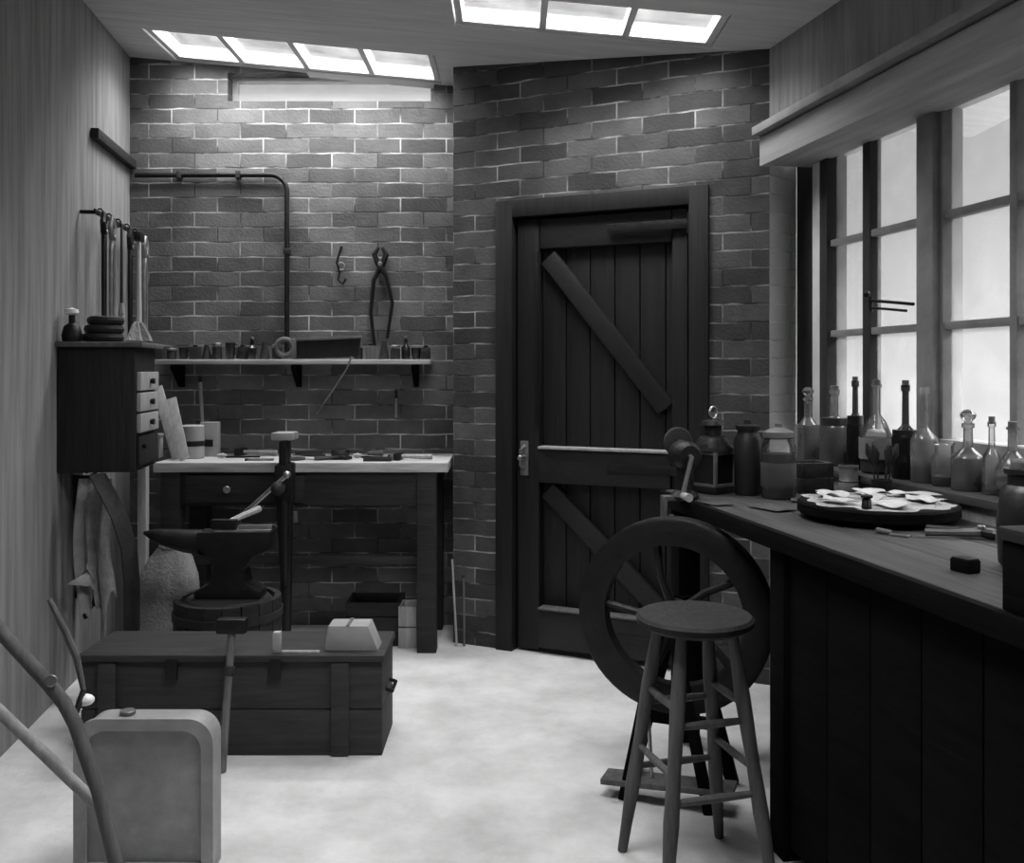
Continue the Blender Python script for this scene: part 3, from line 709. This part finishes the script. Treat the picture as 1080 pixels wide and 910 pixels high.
b.prism([(-.13,0), (.13,0), (.13,.03), (.075,.06), (.06,.115), (.10,.165), (.17,.195), (.17,.262), (-.12,.262), (-.12,.20), (-.07,.16), (-.055,.115), (-.07,.06), (-.13,.03)], -.055, .055, bev=.008)
b.build('body', 'iron', an)
b = MB(); b.tube([(-.115,0,.215), (-.18,0,.220), (-.25,0,.232), (-.31,0,.245), (-.345,0,.252)], [.05,.046,.036,.022,.006], 14); b.build('horn', 'iron', an)
MB().bb((-.05,-.056,.2625), (.172,.056,.272), .003).build('face_plate', 'ironl', an)
AZ = HT+.272
r = thing('forging_hammer', 'hammer with a pale handle lying across the anvil face', 'hammer', (ax-.005, ay-.035, AZ), R(84))
MB().box((0,0,.02), (.036,.10,.038), bev=.006).build('head', 'iron', r)
MB().tube([(0,0,.02), (.15,0,.024), (.34,-.01,.03)], [.010,.012,.015]).build('handle', 'woodl', r)
r = thing('steel_bar', 'short bright steel bar lying on the anvil heel', 'bar', (ax+.115, ay-.025, AZ), R(3))
MB().box((0,0,.008), (.13,.018,.016), bev=.002).build('bar_stock', 'ironl', r); MB().box((.072,0,.008), (.016,.020,.0165), bev=.003).build('bar_end', 'rust', r)

# ------------------------------------------------------------------ chest and its clutter
ch = thing('wooden_chest', 'long low dark wooden chest on the floor before the anvil', 'chest', (-.953, 3.22, 0))
b = MB(); b.bb((-.512,0,.0), (.512,.285,.155), .004); b.bb((-.512,.001,.158), (.512,.285,.318), .004); b.build('body', 'chest', ch)
b = MB(); b.bb((-.52,-.012,.320), (.52,.293,.344), .005); b.build('lid', 'chest', ch)
for x in (-.42, .37):
    MB().bb((x-.03,-.014,.005), (x+.03,-.001,.316), .003).build('batten', 'chest', ch)
for x in (-.2, .15):
    MB().bb((x-.02,-.016,.26), (x+.02,-.002,.33), .003).build('hasp', 'iron', ch)
b = MB(); b.tube([(.505,.09,.2), (.535,.09,.19), (.535,.19,.19), (.505,.19,.2)], .007); b.build('handle', 'iron', ch)
LZ = .344
r = thing('paper_packet', 'pale folded paper packet on the right end of the chest lid', 'packet', (-.555, 3.26, LZ))
MB().prism([(-.09,0), (.095,0), (.06,.085), (-.078,.085)], 0, .10, bev=.004).build('wrapper', 'card', r)
MB().box((-.01,.05,.0865), (.012,.104,.002), bev=0).build('string', 'woodm', r)
r = thing('pale_block', 'small pale upright block on the chest lid beside the tub', 'block', (-.805, 3.25, LZ))
MB().box((0,0,.032), (.026,.03,.064), bev=.003).build('body', 'card', r); MB().box((0,0,.0665), (.022,.026,.004), bev=.001).build('top', 'paper', r)
r = thing('wooden_lath', 'thin pale lath lying along the chest lid', 'lath', (-.72, 3.23, LZ))
MB().box((0,0,.005), (.13,.014,.010), bev=.002).build('strip', 'woodl', r)

sl = thing('sledge_hammer', 'long-handled hammer standing head up against the chest front', 'hammer', (-.945, 3.085, 0))
dv = Vector((0, .125, .47))
MB().tube([(0,0,.004), dv*.5, dv], [.015,.013,.013]).build('handle', 'woodm', sl)
MB().beam(dv*.95+Vector((-.05,0,0)), dv*.95+Vector((.05,0,0)), .048, .05, .008).build('head', 'iron', sl)
MB().cyl(dv*.62, dv*.68, .019).build('collar', 'rust', sl)

# zinc tank in the near left corner
tk = thing('zinc_tank', 'narrow pale zinc tank with rounded shoulders on the floor at the near left', 'tank', (-.955, 2.46, 0))
def rr_poly(w, h, r_, n=8):
    pts = [(-w/2,0), (w/2,0)]
    for k in range(n+1): a = PI/2*k/n; pts.append((w/2-r_+r_*math.cos(a), h-r_+r_*math.sin(a)))
    for k in range(n+1): a = PI/2+PI/2*k/n; pts.append((-w/2+r_+r_*math.cos(a), h-r_+r_*math.sin(a)))
    return pts
MB().prism(rr_poly(.35,.40,.06), .008, .085, bev=.003).build('body', 'zinc', tk)
op = rr_poly(.362,.406,.065); ip = rr_poly(.30,.375,.05)
b = MB(); t = bmesh.new()
A_ = [t.verts.new((x,-.006,z)) for x, z in op]; B_ = [t.verts.new((x,-.006,max(z,.03))) for x, z in ip]
A2 = [t.verts.new((x,.007,z)) for x, z in op]; B2 = [t.verts.new((x,.007,max(z,.03))) for x, z in ip]
n = len(op)
for k in range(n):
    j = (k+1) % n
    for q in ((A_[k],A_[j],B_[j],B_[k]), (A2[j],A2[k],B2[k],B2[j]), (A_[j],A_[k],A2[k],A2[j]), (B_[k],B_[j],B2[j],B2[k])): t.faces.new(q)
bmesh.ops.recalc_face_normals(t, faces=t.faces); b._add(t); b.build('rim', 'zinc', tk)
MB().cyl((-.06,.045,.40), (-.06,.045,.412), .02).build('filler_cap', 'tin', tk)

# bent frame leaning in the near left corner
fr = thing('bent_frame', 'bent wooden frame with a white knob in the near left corner', 'frame', (-.86, 2.15, 0))
o0 = Vector((-.86, 2.15, 0))
def fp(px, py, d=2.15): return at(px, py, d)-o0
pts = [fp(-60,600), fp(0,665), fp(30,698), fp(52,722), fp(68,742), fp(80,765), fp(90,795), fp(104,835), fp(122,910), Vector((0,0,.005))]
MB().tube(pts, .016, 10).build('bent_shaft', 'woodm', fr)
MB().tube([fp(-40,712,2.22), fp(10,760,2.22), fp(60,808,2.20), fp(112,858,2.17)], .014, 10).build('brace', 'woodl', fr)
q0 = fp(-60,600); MB().tube([q0, q0+Vector((-.05,.02,-.30)), Vector((q0.x-.06,q0.y+.05,.005))], .016, 10).build('rear_leg', 'woodm', fr)
MB().tube([fp(-40,712,2.22), q0+Vector((-.05,.03,-.28))], .013, 10).build('brace', 'woodm', fr)
MB().tube([fp(52,632,2.19), fp(68,664,2.19), fp(81,694,2.19), fp(88,728,2.19)], [.006,.008,.008,.006], 8).build('lever', 'woodm', fr)
MB().ball(fp(90,738,2.19), .017, (1.25,1,.8)).build('knob', 'china', fr)
MB().tube([fp(88,728,2.19), fp(80,752,2.16)], .007).build('pivot', 'iron', fr)
MB().cyl(fp(54,718,2.10), fp(54,718,2.17), .013).build('bolt', 'ironl', fr)

# ------------------------------------------------------------------ long bench under the window
FB = Vector((.527, 3.40))
bench = thing('window_bench', 'heavy dark bench running along the wall under the window', 'bench', (FB.x, FB.y, 0), RZ)
RB = .88; BL = 2.75; BD = .632
b = MB()
for k in range(3): b.bb((0, max(.022,BD*k/3+.001), RB-.05), (BL, BD*(k+1)/3-.001, RB), .004)
b.build('bench_top', 'btop', bench)
MB().bb((0,0,RB-.052), (BL,.021,RB-.001), .004).build('shaded_edge_board', 'woodk', bench)  # black colour puts the shade on the bench's unlit front face
for x, y in ((.05,.08), (.86,.06), (.86,.56), (2.65,.06), (2.65,.56), (.05,.58)):
    MB().bb((x-.04,y-.04,0), (x+.04,y+.04,RB-.052), .004).build('leg', 'woodk', bench)
b = MB()
for k in range(9): b.bb((.91+k*.188,.035,.04), (.91+(k+1)*.188-.004,.058,RB-.052), .003)
b.build('front_shade_boards', 'woodk', bench)  # black panel put in as the shade below the bench top
MB().bb((.06,.60,.06), (2.64,.625,RB-.052), .003).build('back_boards', 'woodk', bench)
MB().bb((.91,.06,.10), (2.6,.59,.13), .003).build('lower_shelf', 'woodk', bench)
def bp(x, y): # bench local -> world xy
    return FB+UX*x+NX*y

# treadle flywheel under the bench end
fx = .505; fy = 2.95; fz = .55
fly = thing('treadle_flywheel', 'big black iron flywheel on its stand at the far end of the bench', 'flywheel', (fx, fy, 0), R(-22))
RO = .302
b = MB(); b.lathe([(RO-.085,-.028), (RO-.01,-.034), (RO,-.028), (RO,.028), (RO-.01,.034), (RO-.085,.028), (RO-.085,-.028)], 56, Matrix.Translation((0,0,fz)) @ Matrix.Rotation(PI/2, 4, 'X')); b.build('rim', 'iron', fly)
for k in range(5):
    a = PI/2+k*2*PI/5+.25
    MB().tube([(.03*math.cos(a),0,fz+.03*math.sin(a)), (.12*math.cos(a+.1),0,fz+.12*math.sin(a+.1)), ((RO-.083)*math.cos(a),0,fz+(RO-.083)*math.sin(a))], [.017,.012,.014], 8).build('spoke', 'iron', fly)
b = MB(); b.cyl((0,-.045,fz), (0,.045,fz), .042); b.build('hub', 'iron', fly)
b = MB(); b.cyl((0,-.13,fz), (0,.15,fz), .014); b.build('axle', 'ironl', fly)
for y in (.12,):
    b = MB(); b.beam((-.16,y,0), (-.01,y,fz+.03), .03, .04); b.beam((.16,y,0), (.01,y,fz+.03), .03, .04); b.beam((-.1,y,.18), (.1,y,.18), .028, .035); b.build('trestle', 'woodk', fly)
b = MB(); b.beam((-.13,-.115,0), (-.01,-.115,fz+.03), .026, .034); b.beam((.13,-.115,0), (.01,-.115,fz+.03), .026, .034); b.build('trestle', 'woodk', fly)
b = MB(); b.beam((-.2,-.09,.05), (.2,-.09,.075), .09, .018); b.build('treadle', 'woodm', fly)
b = MB(); b.tube([(-.05,-.09,.07), (-.07,-.06,.3), (-.05,-.058,fz-.05)], .006); b.tube([(0,-.06,fz), (-.05,-.06,fz-.05)], .01); b.build('crank_rod', 'ironl', fly)

# stool
st = thing('wooden_stool', 'round-seated wooden stool standing before the flywheel', 'stool', (.478, 2.48, 0))
SH = .672
b = MB(); b.lathe([(0,SH-.034), (.13,SH-.034), (.15,SH-.022), (.153,SH-.008), (.145,SH), (.11,SH-.004), (0,SH-.010)], 40); b.build('seat', 'woodx', st)
leg = []
for ang in (150, 240, 330, 60):
    a = R(ang); tp = Vector((.10*math.cos(a), .10*math.sin(a), SH-.035)); ft = Vector((.205*math.cos(a), .205*math.sin(a), .002)); leg.append((tp, ft))
    d = tp-ft
    MB().tube([ft, ft+d*.12, ft+d*.3, ft+d*.5, ft+d*.75, tp], [.013,.015,.020,.017,.020,.013], 12).build('leg', 'woodm', st)
for k in range(4):
    for h in (.24, .42) if k % 2 else (.30, .46):
        (t0, f0), (t1, f1) = leg[k], leg[(k+1)%4]
        a = f0+(t0-f0)*h/SH*1.05; c = f1+(t1-f1)*h/SH*1.05
        MB().tube([a, (a+c)/2, c], [.008,.011,.008], 8).build('rung', 'woodm', st)

# ------------------------------------------------------------------ ware on the long bench and sill
def bottle(label, px, h, r_, kind, m, neck=.3, nr=.3, stop='cork', liquid=None, fill=.5, lab=False, cat_='bottle', wsum=1.925):
    y = wsum/((px-HX)/F+.198); p = Vector(((px-HX)/F*y, y, .95))
    nm = {'round':'glass_bottle','square':'square_bottle','flask':'glass_flask','jar':'glass_jar'}[kind]
    o = thing(nm, label, cat_, p, RZ+random.uniform(-.3,.3), 'bottles on the window sill')
    hb = h*(1-neck); rn = r_*nr
    if kind == 'square':
        n = 4
    if kind == 'flask':
        prof = [(0,.0),(r_*.7,0),(r_*.85,.006),(r_,hb*.35),(r_*.95,hb*.65),(r_*.6,hb*.88),(rn,hb),(rn*.95,h*.96),(rn*1.3,h*.965),(rn*1.3,h)]
    elif kind == 'jar':
        prof = [(0,0),(r_*.92,0),(r_,.006),(r_,hb*.85),(r_*.75,hb),(r_*.72,h*.93),(r_*.8,h*.94),(r_*.8,h)]
    else:
        prof = [(0,0),(r_*.92,0),(r_,.006),(r_,hb*.74),(r_*.9,hb*.82),(rn*1.25,hb*.97),(rn,hb),(rn*.9,h*.93),(rn*1.25,h*.935),(rn*1.25,h)]
    if kind == 'square':
        w = r_
        b = MB(); b.bb((-w,-w*.8,0), (w,w*.8,hb*.82), .010); b.lathe([(w*.75,hb*.815),(rn*1.3,hb*.95),(rn,hb),(rn,h*.95),(rn*1.4,h*.955),(rn*1.4,h)], 20); b.build('body', m, o)
    else: MB().lathe(prof, 28).build('body', m, o)
    if liquid:
        rl = (r_ if kind != 'square' else r_*.78)*.93
        MB().lathe([(0,.004),(rl*.9,.004),(rl,.01),(rl,hb*fill),(0,hb*fill)], 24).build('liquid', liquid, o)
    if lab:
        MB().lathe([(r_+.0012,hb*.25),(r_+.0015,hb*.26),(r_+.0015,hb*.6),(r_+.0012,hb*.61)], 28).build('paper_label', 'label', o)
    if stop == 'cork': MB().cyl((0,0,h-.006), (0,0,h+.016), rn*.95).build('stopper', 'cork', o)
    elif stop == 'glass':
        MB().lathe([(0,h-.004),(rn*.9,h-.004),(rn*.8,h+.006),(rn*1.5,h+.018),(rn*1.6,h+.028),(rn*.8,h+.04),(0,h+.042)], 18).build('stopper', 'smoky', o)
    return o
bottle('cloudy square bottle with a glass stopper at the far end of the sill', 852, .25, .048, 'square', 'smoky', .3, .3, 'glass', 'grey', .75)
bottle('wide grey-filled bottle with a dark stopper on the sill', 880, .285, .056, 'round', 'smoky', .34, .28, 'cork', 'grey', .95, wsum=1.93)
bottle('slim black bottle on the sill right of the wide grey bottle', 902, .32, .030, 'round', 'bottleg', .36, .35, 'cork', 'dark', .95)
bottle('broad pale shouldered flask on the sill', 924, .31, .056, 'flask', 'clear', .34, .26, 'cork', 'grey', .4, True)
bottle('dark beer bottle with a slender neck before the window post', 955, .31, .044, 'round', 'bottleg', .42, .26, 'cork', 'dark', .9)
bottle('clearer slender bottle standing close to the dark beer bottle', 975, .305, .043, 'round', 'smoky', .42, .28, None, 'grey', .35)
bottle('small clear glass jar right of the slender bottles', 996, .135, .038, 'jar', 'clear', .25, .4, None, 'grey', .3, False, 'jar')
bottle('squat shouldered bottle half full of dark liquid on the sill', 1021, .20, .048, 'round', 'smoky', .36, .3, 'glass', 'dark', .75)
bottle('narrow clear bottle beside the half-full squat bottle', 1046, .21, .026, 'round', 'clear', .35, .35, 'cork', None, .3)
bottle('dark flask at the near end of the sill', 1068, .20, .046, 'flask', 'smoky', .34, .28, 'cork', 'dark', .5)

def bth(name, label, cat_, px, d, rz=0, grp=None):
    return thing(name, label, cat_, ((px-HX)/F*d, d, RB), RZ+rz, grp)
# clamped hand grinder on the bench corner
r = bth('hand_grinder', 'black hand-cranked grinder clamped on the far corner of the bench', 'grinder', 722, 3.17)
MB().lathe([(0,0),(.045,0),(.05,.01),(.03,.03),(.026,.09),(.03,.1)], 20).build('stand', 'iron', r)
b = MB(); b.lathe([(0,-.05),(.035,-.05),(.048,-.03),(.048,.03),(.035,.05),(0,.05)], 24, Matrix.Translation((0,0,.145)) @ Matrix.Rotation(PI/2, 4, 'Y')); b.build('gear_case', 'iron', r)
b = MB(); b.cyl((-.07,0,.185), (-.052,0,.185), .05, None, 28); b.cyl((-.08,0,.185), (-.03,0,.185), .01); b.build('grinding_wheel', 'rust', r)
b = MB(); b.tube([(.05,0,.145), (.066,0,.145), (.072,-.02,.08), (.074,-.035,.0+.02)], .008); b.build('crank_arm', 'ironl', r)
MB().tube([(.074,-.035,.02), (.13,-.035,.02)], [.011,.014], 10).build('crank_handle', 'woodl', r)
b = MB(); b.bb((-.02,-.075,-.005), (.02,.0,.012), .003); b.bb((-.02,-.079,-.11), (.02,-.067,.012), .003); b.bb((-.02,-.075,-.112), (.02,-.02,-.098), .003); b.cyl((0,-.045,-.14), (0,-.045,-.052), .008); b.build('clamp', 'ironl', r)
# lantern
r = bth('square_lantern', 'black square lantern with bright frame edges standing on the bench', 'lantern', 752, 3.33, .5)
MB().box((0,0,.0125), (.115,.115,.025), bev=.004).build('base', 'iron', r)
b = MB()
for x in (-.05,.05):
    for y in (-.05,.05): b.bb((x-.006,y-.006,.026), (x+.006,y+.006,.145), .002)
for z in (.03,.14):
    for q in (-.05,.05): b.bb((-.05,q-.005,z-.005), (.05,q+.005,z+.005), .001); b.bb((q-.005,-.05,z-.005), (q+.005,.05,z+.005), .001)
b.build('frame', 'tin', r)
b = MB()
for q in (-.05,.05): b.bb((-.044,q-.001,.034), (.044,q+.001,.136), 0); b.bb((q-.001,-.044,.034), (q+.001,.044,.136), 0)
b.build('panes', 'bottleg', r)
b = MB(); b.lathe([(.072,.146),(.072,.152),(.048,.195),(.03,.2),(.03,.235),(.045,.237),(.04,.25),(0,.262)], 24); b.build('hood', 'iron', r)
b = MB(); b.ring((0,0,.28), .02, .004, 'X'); b.build('carrying_ring', 'ironl', r)
# two tall jars
r = bth('tall_jar', 'tall dark stoneware jar with a flat lid on the bench', 'jar', 789, 3.27)
MB().lathe([(0,0),(.043,0),(.047,.01),(.048,.19),(.036,.21),(.036,.222)], 28).build('body', 'stone', r); MB().lathe([(0,.2225),(.042,.2225),(.043,.238),(.015,.244),(.012,.258),(0,.26)], 24).build('lid', 'iron', r)
r = bth('glass_jar', 'large glass jar with shiny lid and stained label beside the dark jar', 'jar', 821, 3.18)
MB().lathe([(0,0),(.052,0),(.057,.008),(.057,.17),(.042,.20),(.04,.215)], 32).build('body', 'clear', r)
MB().lathe([(0,.005),(.048,.005),(.052,.012),(.052,.15),(0,.15)], 28).build('liquid', 'grey', r)
MB().lathe([(.0578,.04),(.0582,.041),(.0582,.12),(.0578,.121)], 32).build('paper_label', 'labeld', r)
MB().lathe([(.043,.2),(.05,.205),(.05,.222),(.03,.232),(.012,.238),(.012,.25),(0,.252)], 28).build('lid', 'tin', r)
# open dark box and papers
p = bp(.15,.50); r = crate('open_tray', 'small dark open box at the far back of the bench', 'box', (p.x, p.y, RB), (.12,.13,.11), 'woodd', RZ, 2)
r = bth('round_can', 'small ridged tin can behind the round board', 'can', 895, 3.235)
MB().lathe([(0,0),(.031,0),(.033,.002),(.033,.01),(.031,.014),(.031,.05),(.033,.053),(.031,.056),(.031,.095),(.033,.097),(.033,.104),(.029,.104),(.028,.02),(0,.02)], 28).build('body', 'tin', r)
MB().lathe([(.0335,.02),(.034,.021),(.034,.046),(.0335,.047)], 28).build('paper_label', 'label', r)
r = bth('brush_pot', 'dark pot of bushy brushes standing against the low wall', 'pot', 930, 3.03)
MB().lathe([(0,0),(.028,0),(.033,.08),(.030,.08),(.025,.01),(0,.01)], 24).build('pot', 'stone', r)
rnd = random.Random(4)
for k in range(6):
    a = k*1.05; dx, dy = .018*math.cos(a), .018*math.sin(a); s_ = 2.2+rnd.random()
    MB().tube([(dx*.6,dy*.6,.012), (dx*s_*.7,dy*s_*.7,.13)], .003).build('brush_handle', 'woodd', r)
    MB().tube([(dx*s_*.7,dy*s_*.7,.13), (dx*s_*.9,dy*s_*.9,.165), (dx*s_*1.1,dy*s_*1.1,.195)], [.005,.014,.004]).build('bristles', 'leather', r)
# round board with scraps
bc = Vector((1.055, 2.74))
rd = thing('round_board', 'thick dark round board covered with pale scraps on the bench', 'board', (bc.x, bc.y, RB), RZ)
MB().lathe([(0,0),(.12,0),(.12,.012),(.215,.014),(.222,.02),(.222,.044),(.216,.05),(0,.05)], 56).build('disc', 'woodk', rd)
def top_sheet(u, v):
    a = u*2*PI; rr = .212*v*(1-.12*math.sin(3*a+1)**2*v-.06*math.sin(11*a)*v)
    return (rr*math.cos(a), rr*math.sin(a), .0512+.0015*math.sin(9*rr/.05))
tmp = MB(); tmp.sheet(top_sheet, 64, 10, .001); tmp.build('top_sheet', 'card', rd)
rnd = random.Random(11)
nsc = 0
cells = [(-.11,-.08),(.02,-.14),(.12,-.03),(-.02,.0),(-.13,.06),(.05,.12),(-.05,.15)]
names = ['nearest the bench front','by the far side','towards the viewer','in the middle','beside the tin can','towards the window','by the brush pot']
names = ['pale crumpled scrap of paper on the round board, %s' % s_ for s_ in ('by its far front edge','by its front edge','by its near edge','at its centre','by its far edge','by its window side','by its far window side')]
for k, (x, y) in enumerate(cells):
    p = bc+UX*x+NX*y; ph = [rnd.uniform(0,6) for _ in range(4)]; sx_, sy_ = rnd.uniform(.09,.125), rnd.uniform(.06,.09)
    def pf(u, v): return ((u-.5)*sx_*(1+.15*math.sin(v*6+ph[0])), (v-.5)*sy_*(1+.2*math.sin(u*7+ph[1])), .004+.006*(1+math.sin(u*5+ph[2])*math.sin(v*6+ph[3])))
    tmp = MB(); tmp.sheet(pf, 12, 10, .0015)
    tag(tmp.build('paper_scrap', 'paper'), names[k], 'paper', 'scraps on the round board', (p.x, p.y, RB+.0535), RZ+rnd.uniform(-.5,.5))
p = bc+UX*.02+NX*(-.06)
r = thing('small_peg', 'small dark peg standing among the scraps on the round board', 'peg', (bc.x-.09, bc.y-.16, RB+.0535))
MB().cyl((0,0,0), (0,0,.028), .014, .011).build('body', 'iron', r); MB().cyl((0,0,.0285), (0,0,.036), .016).build('head', 'iron', r)
# loose papers at the far end
for k, (px, py, sx_, sy_, rz, lab) in enumerate([(815,537,.13,.09,.3,'greyish sheet of paper on the bench before the tall jars'), (850,528,.12,.10,-.4,'greyish sheet of paper on the bench left of the tin can'), (757,532,.09,.07,.2,'greyish paper slip on the bench before the lantern')]):
    q = on(px, py, RB); ph = [rnd.uniform(0,6) for _ in range(3)]
    def pf(u, v): return ((u-.5)*sx_, (v-.5)*sy_, .002+.004*(1+math.sin(u*4+ph[0])*math.sin(v*5+ph[1])))
    tmp = MB(); tmp.sheet(pf, 10, 10, .0012)
    tag(tmp.build('paper_sheet', 'labeld'), lab, 'paper', 'loose papers on the bench', (q.x, q.y, RB), RZ+rz)
# tools near the viewer
q = on(1022, 566, RB)
r = thing('flat_pliers', 'dark pliers with a pale handle lying right of the round board', 'pliers', (q.x-.0, q.y-.02, RB), RZ+.9)
for s_ in (1,-1):
    MB().tube([(-.11,s_*.035,.012), (-.04,s_*.022,.014), (.02,0,.016), (.045,-s_*.018,.015), (.075,-s_*.003,.012)], [.010,.009,.013,.012,.006]).build('arm', 'iron' if s_ > 0 else 'ironl', r)
MB().cyl((.02,0,.004), (.02,0,.034), .010).build('rivet', 'ironl', r)
q = on(1018, 603, RB)
r = thing('dark_block', 'small dark block lying near the bench front edge', 'block', (q.x, q.y, RB), RZ+.2)
MB().box((0,0,.014), (.05,.036,.028), bev=.004).build('body', 'woodk', r); MB().box((0,0,.0295), (.044,.03,.002), bev=0).build('top', 'leather', r)
q = on(920, 562, RB)
r = thing('metal_scraper', 'bright short scraper lying before the round board', 'scraper', (q.x+.03, q.y-.03, RB), RZ+.6)
MB().box((.03,0,.003), (.05,.02,.004), bev=.001).build('blade', 'ironl', r); MB().tube([(.008,0,.007), (-.03,0,.009)], [.006,.008]).build('handle', 'woodm', r)
# box and jar at the near end
q = Vector((.878, 1.70)); 
bx = thing('lidded_box', 'large dark lidded wooden box at the near end of the bench', 'box', (q.x, q.y, RB), RZ)
MB().bb((0,0,0), (.32,.26,.125), .004).build('body', 'woodk', bx); MB().bb((-.006,-.006,.126), (.326,.266,.15), .005).build('lid', 'woodd', bx)
MB().bb((.14,-.012,.095), (.18,-.001,.14), .003).build('hasp', 'iron', bx)
r = thing('stoneware_jar', 'brown stoneware jar standing behind the lidded box', 'jar', (1.125, 2.06, RB))
MB().lathe([(0,0),(.055,0),(.062,.01),(.066,.10),(.058,.165),(.044,.18),(.044,.20),(.052,.205),(.052,.215),(.04,.215)], 30).build('body', 'stone', r); MB().cyl((0,0,.2), (0,0,.235), .038).build('stopper', 'cork', r)
r = thing('small_tray', 'shallow tin tray between the round board and the stoneware jar', 'tray', (1.27, 2.31, RB), RZ)
MB().bb((-.07,-.05,0), (.07,.05,.004), .001).build('base', 'tin', r)
b = MB(); b.bb((-.07,-.05,.0045), (.07,-.046,.02), .001); b.bb((-.07,.046,.0045), (.07,.05,.02), .001); b.bb((-.07,-.045,.0045), (-.066,.045,.02), .001); b.bb((.066,-.045,.0045), (.07,.045,.02), .001); b.build('rim', 'tin', r)

# ------------------------------------------------------------------ light: overcast sky through the windows and roof lights
wd = bpy.data.worlds.new('sky'); sc.world = wd; wd.use_nodes = True
nt = wd.node_tree; N = nt.nodes; L = nt.links; bg = N['Background']
tc = N.new('ShaderNodeTexCoord'); sx = N.new('ShaderNodeSeparateXYZ'); L.new(tc.outputs['Generated'], sx.inputs[0])
mr = N.new('ShaderNodeMapRange'); mr.interpolation_type = 'SMOOTHSTEP'; mr.inputs[1].default_value = .36; mr.inputs[2].default_value = .76; mr.inputs[3].default_value = .70; mr.inputs[4].default_value = 36.
L.new(sx.outputs[2], mr.inputs[0]); L.new(mr.outputs[0], bg.inputs['Strength']); bg.inputs[0].default_value = (1,1,1,1)
def portal(name, loc, rot, sx_, sy_):
    l = bpy.data.lights.new(name, 'AREA'); l.shape = 'RECTANGLE'; l.size = sx_; l.size_y = sy_; l.cycles.is_portal = True
    o = bpy.data.objects.new(name, l); COL.objects.link(o); o.location = loc; o.rotation_euler = rot
    return o
portal('roof_light_portal', (-1.04, 4.6225, ceil_z(-1.04)+.10), (0,0,0), 1.36, .445)
portal('roof_light_portal', (-.025, 2.0, ceil_z(-.025)+.10), (0,0,0), .95, .90)
portal('roof_light_portal', (.30, 3.805, ceil_z(.3)+.10), (0,0,0), 1.08, .37)
mid = R0+UX*1.45+NX*.10
portal('window_portal', (mid.x, mid.y, 1.6), (PI/2, 0, RZ+PI), 2.9, 1.25)
portal('slot_window_portal', (-.93, YA+.19, 2.765), (-PI/2, 0, 0), 1.06, .15)

cam = bpy.data.cameras.new('camera'); co = bpy.data.objects.new('camera', cam); COL.objects.link(co)
co.location = (0,0,EYE); co.rotation_euler = (PI/2,0,0)
cam.sensor_fit = 'HORIZONTAL'; cam.sensor_width = 36; cam.lens = 36*F/1080; cam.shift_y = -65/1080; cam.clip_start = .05
sc.camera = co
sc.view_settings.view_transform = 'Standard'; sc.view_settings.look = 'None'; sc.view_settings.gamma = 1; sc.view_settings.use_curve_mapping = False
sc.view_settings.exposure = 0.0
try:
    sc.cycles.use_denoising = True; sc.cycles.max_bounces = 10; sc.cycles.diffuse_bounces = 5; sc.cycles.transparent_max_bounces = 24
    sc.cycles.sample_clamp_indirect = 4
except Exception: pass
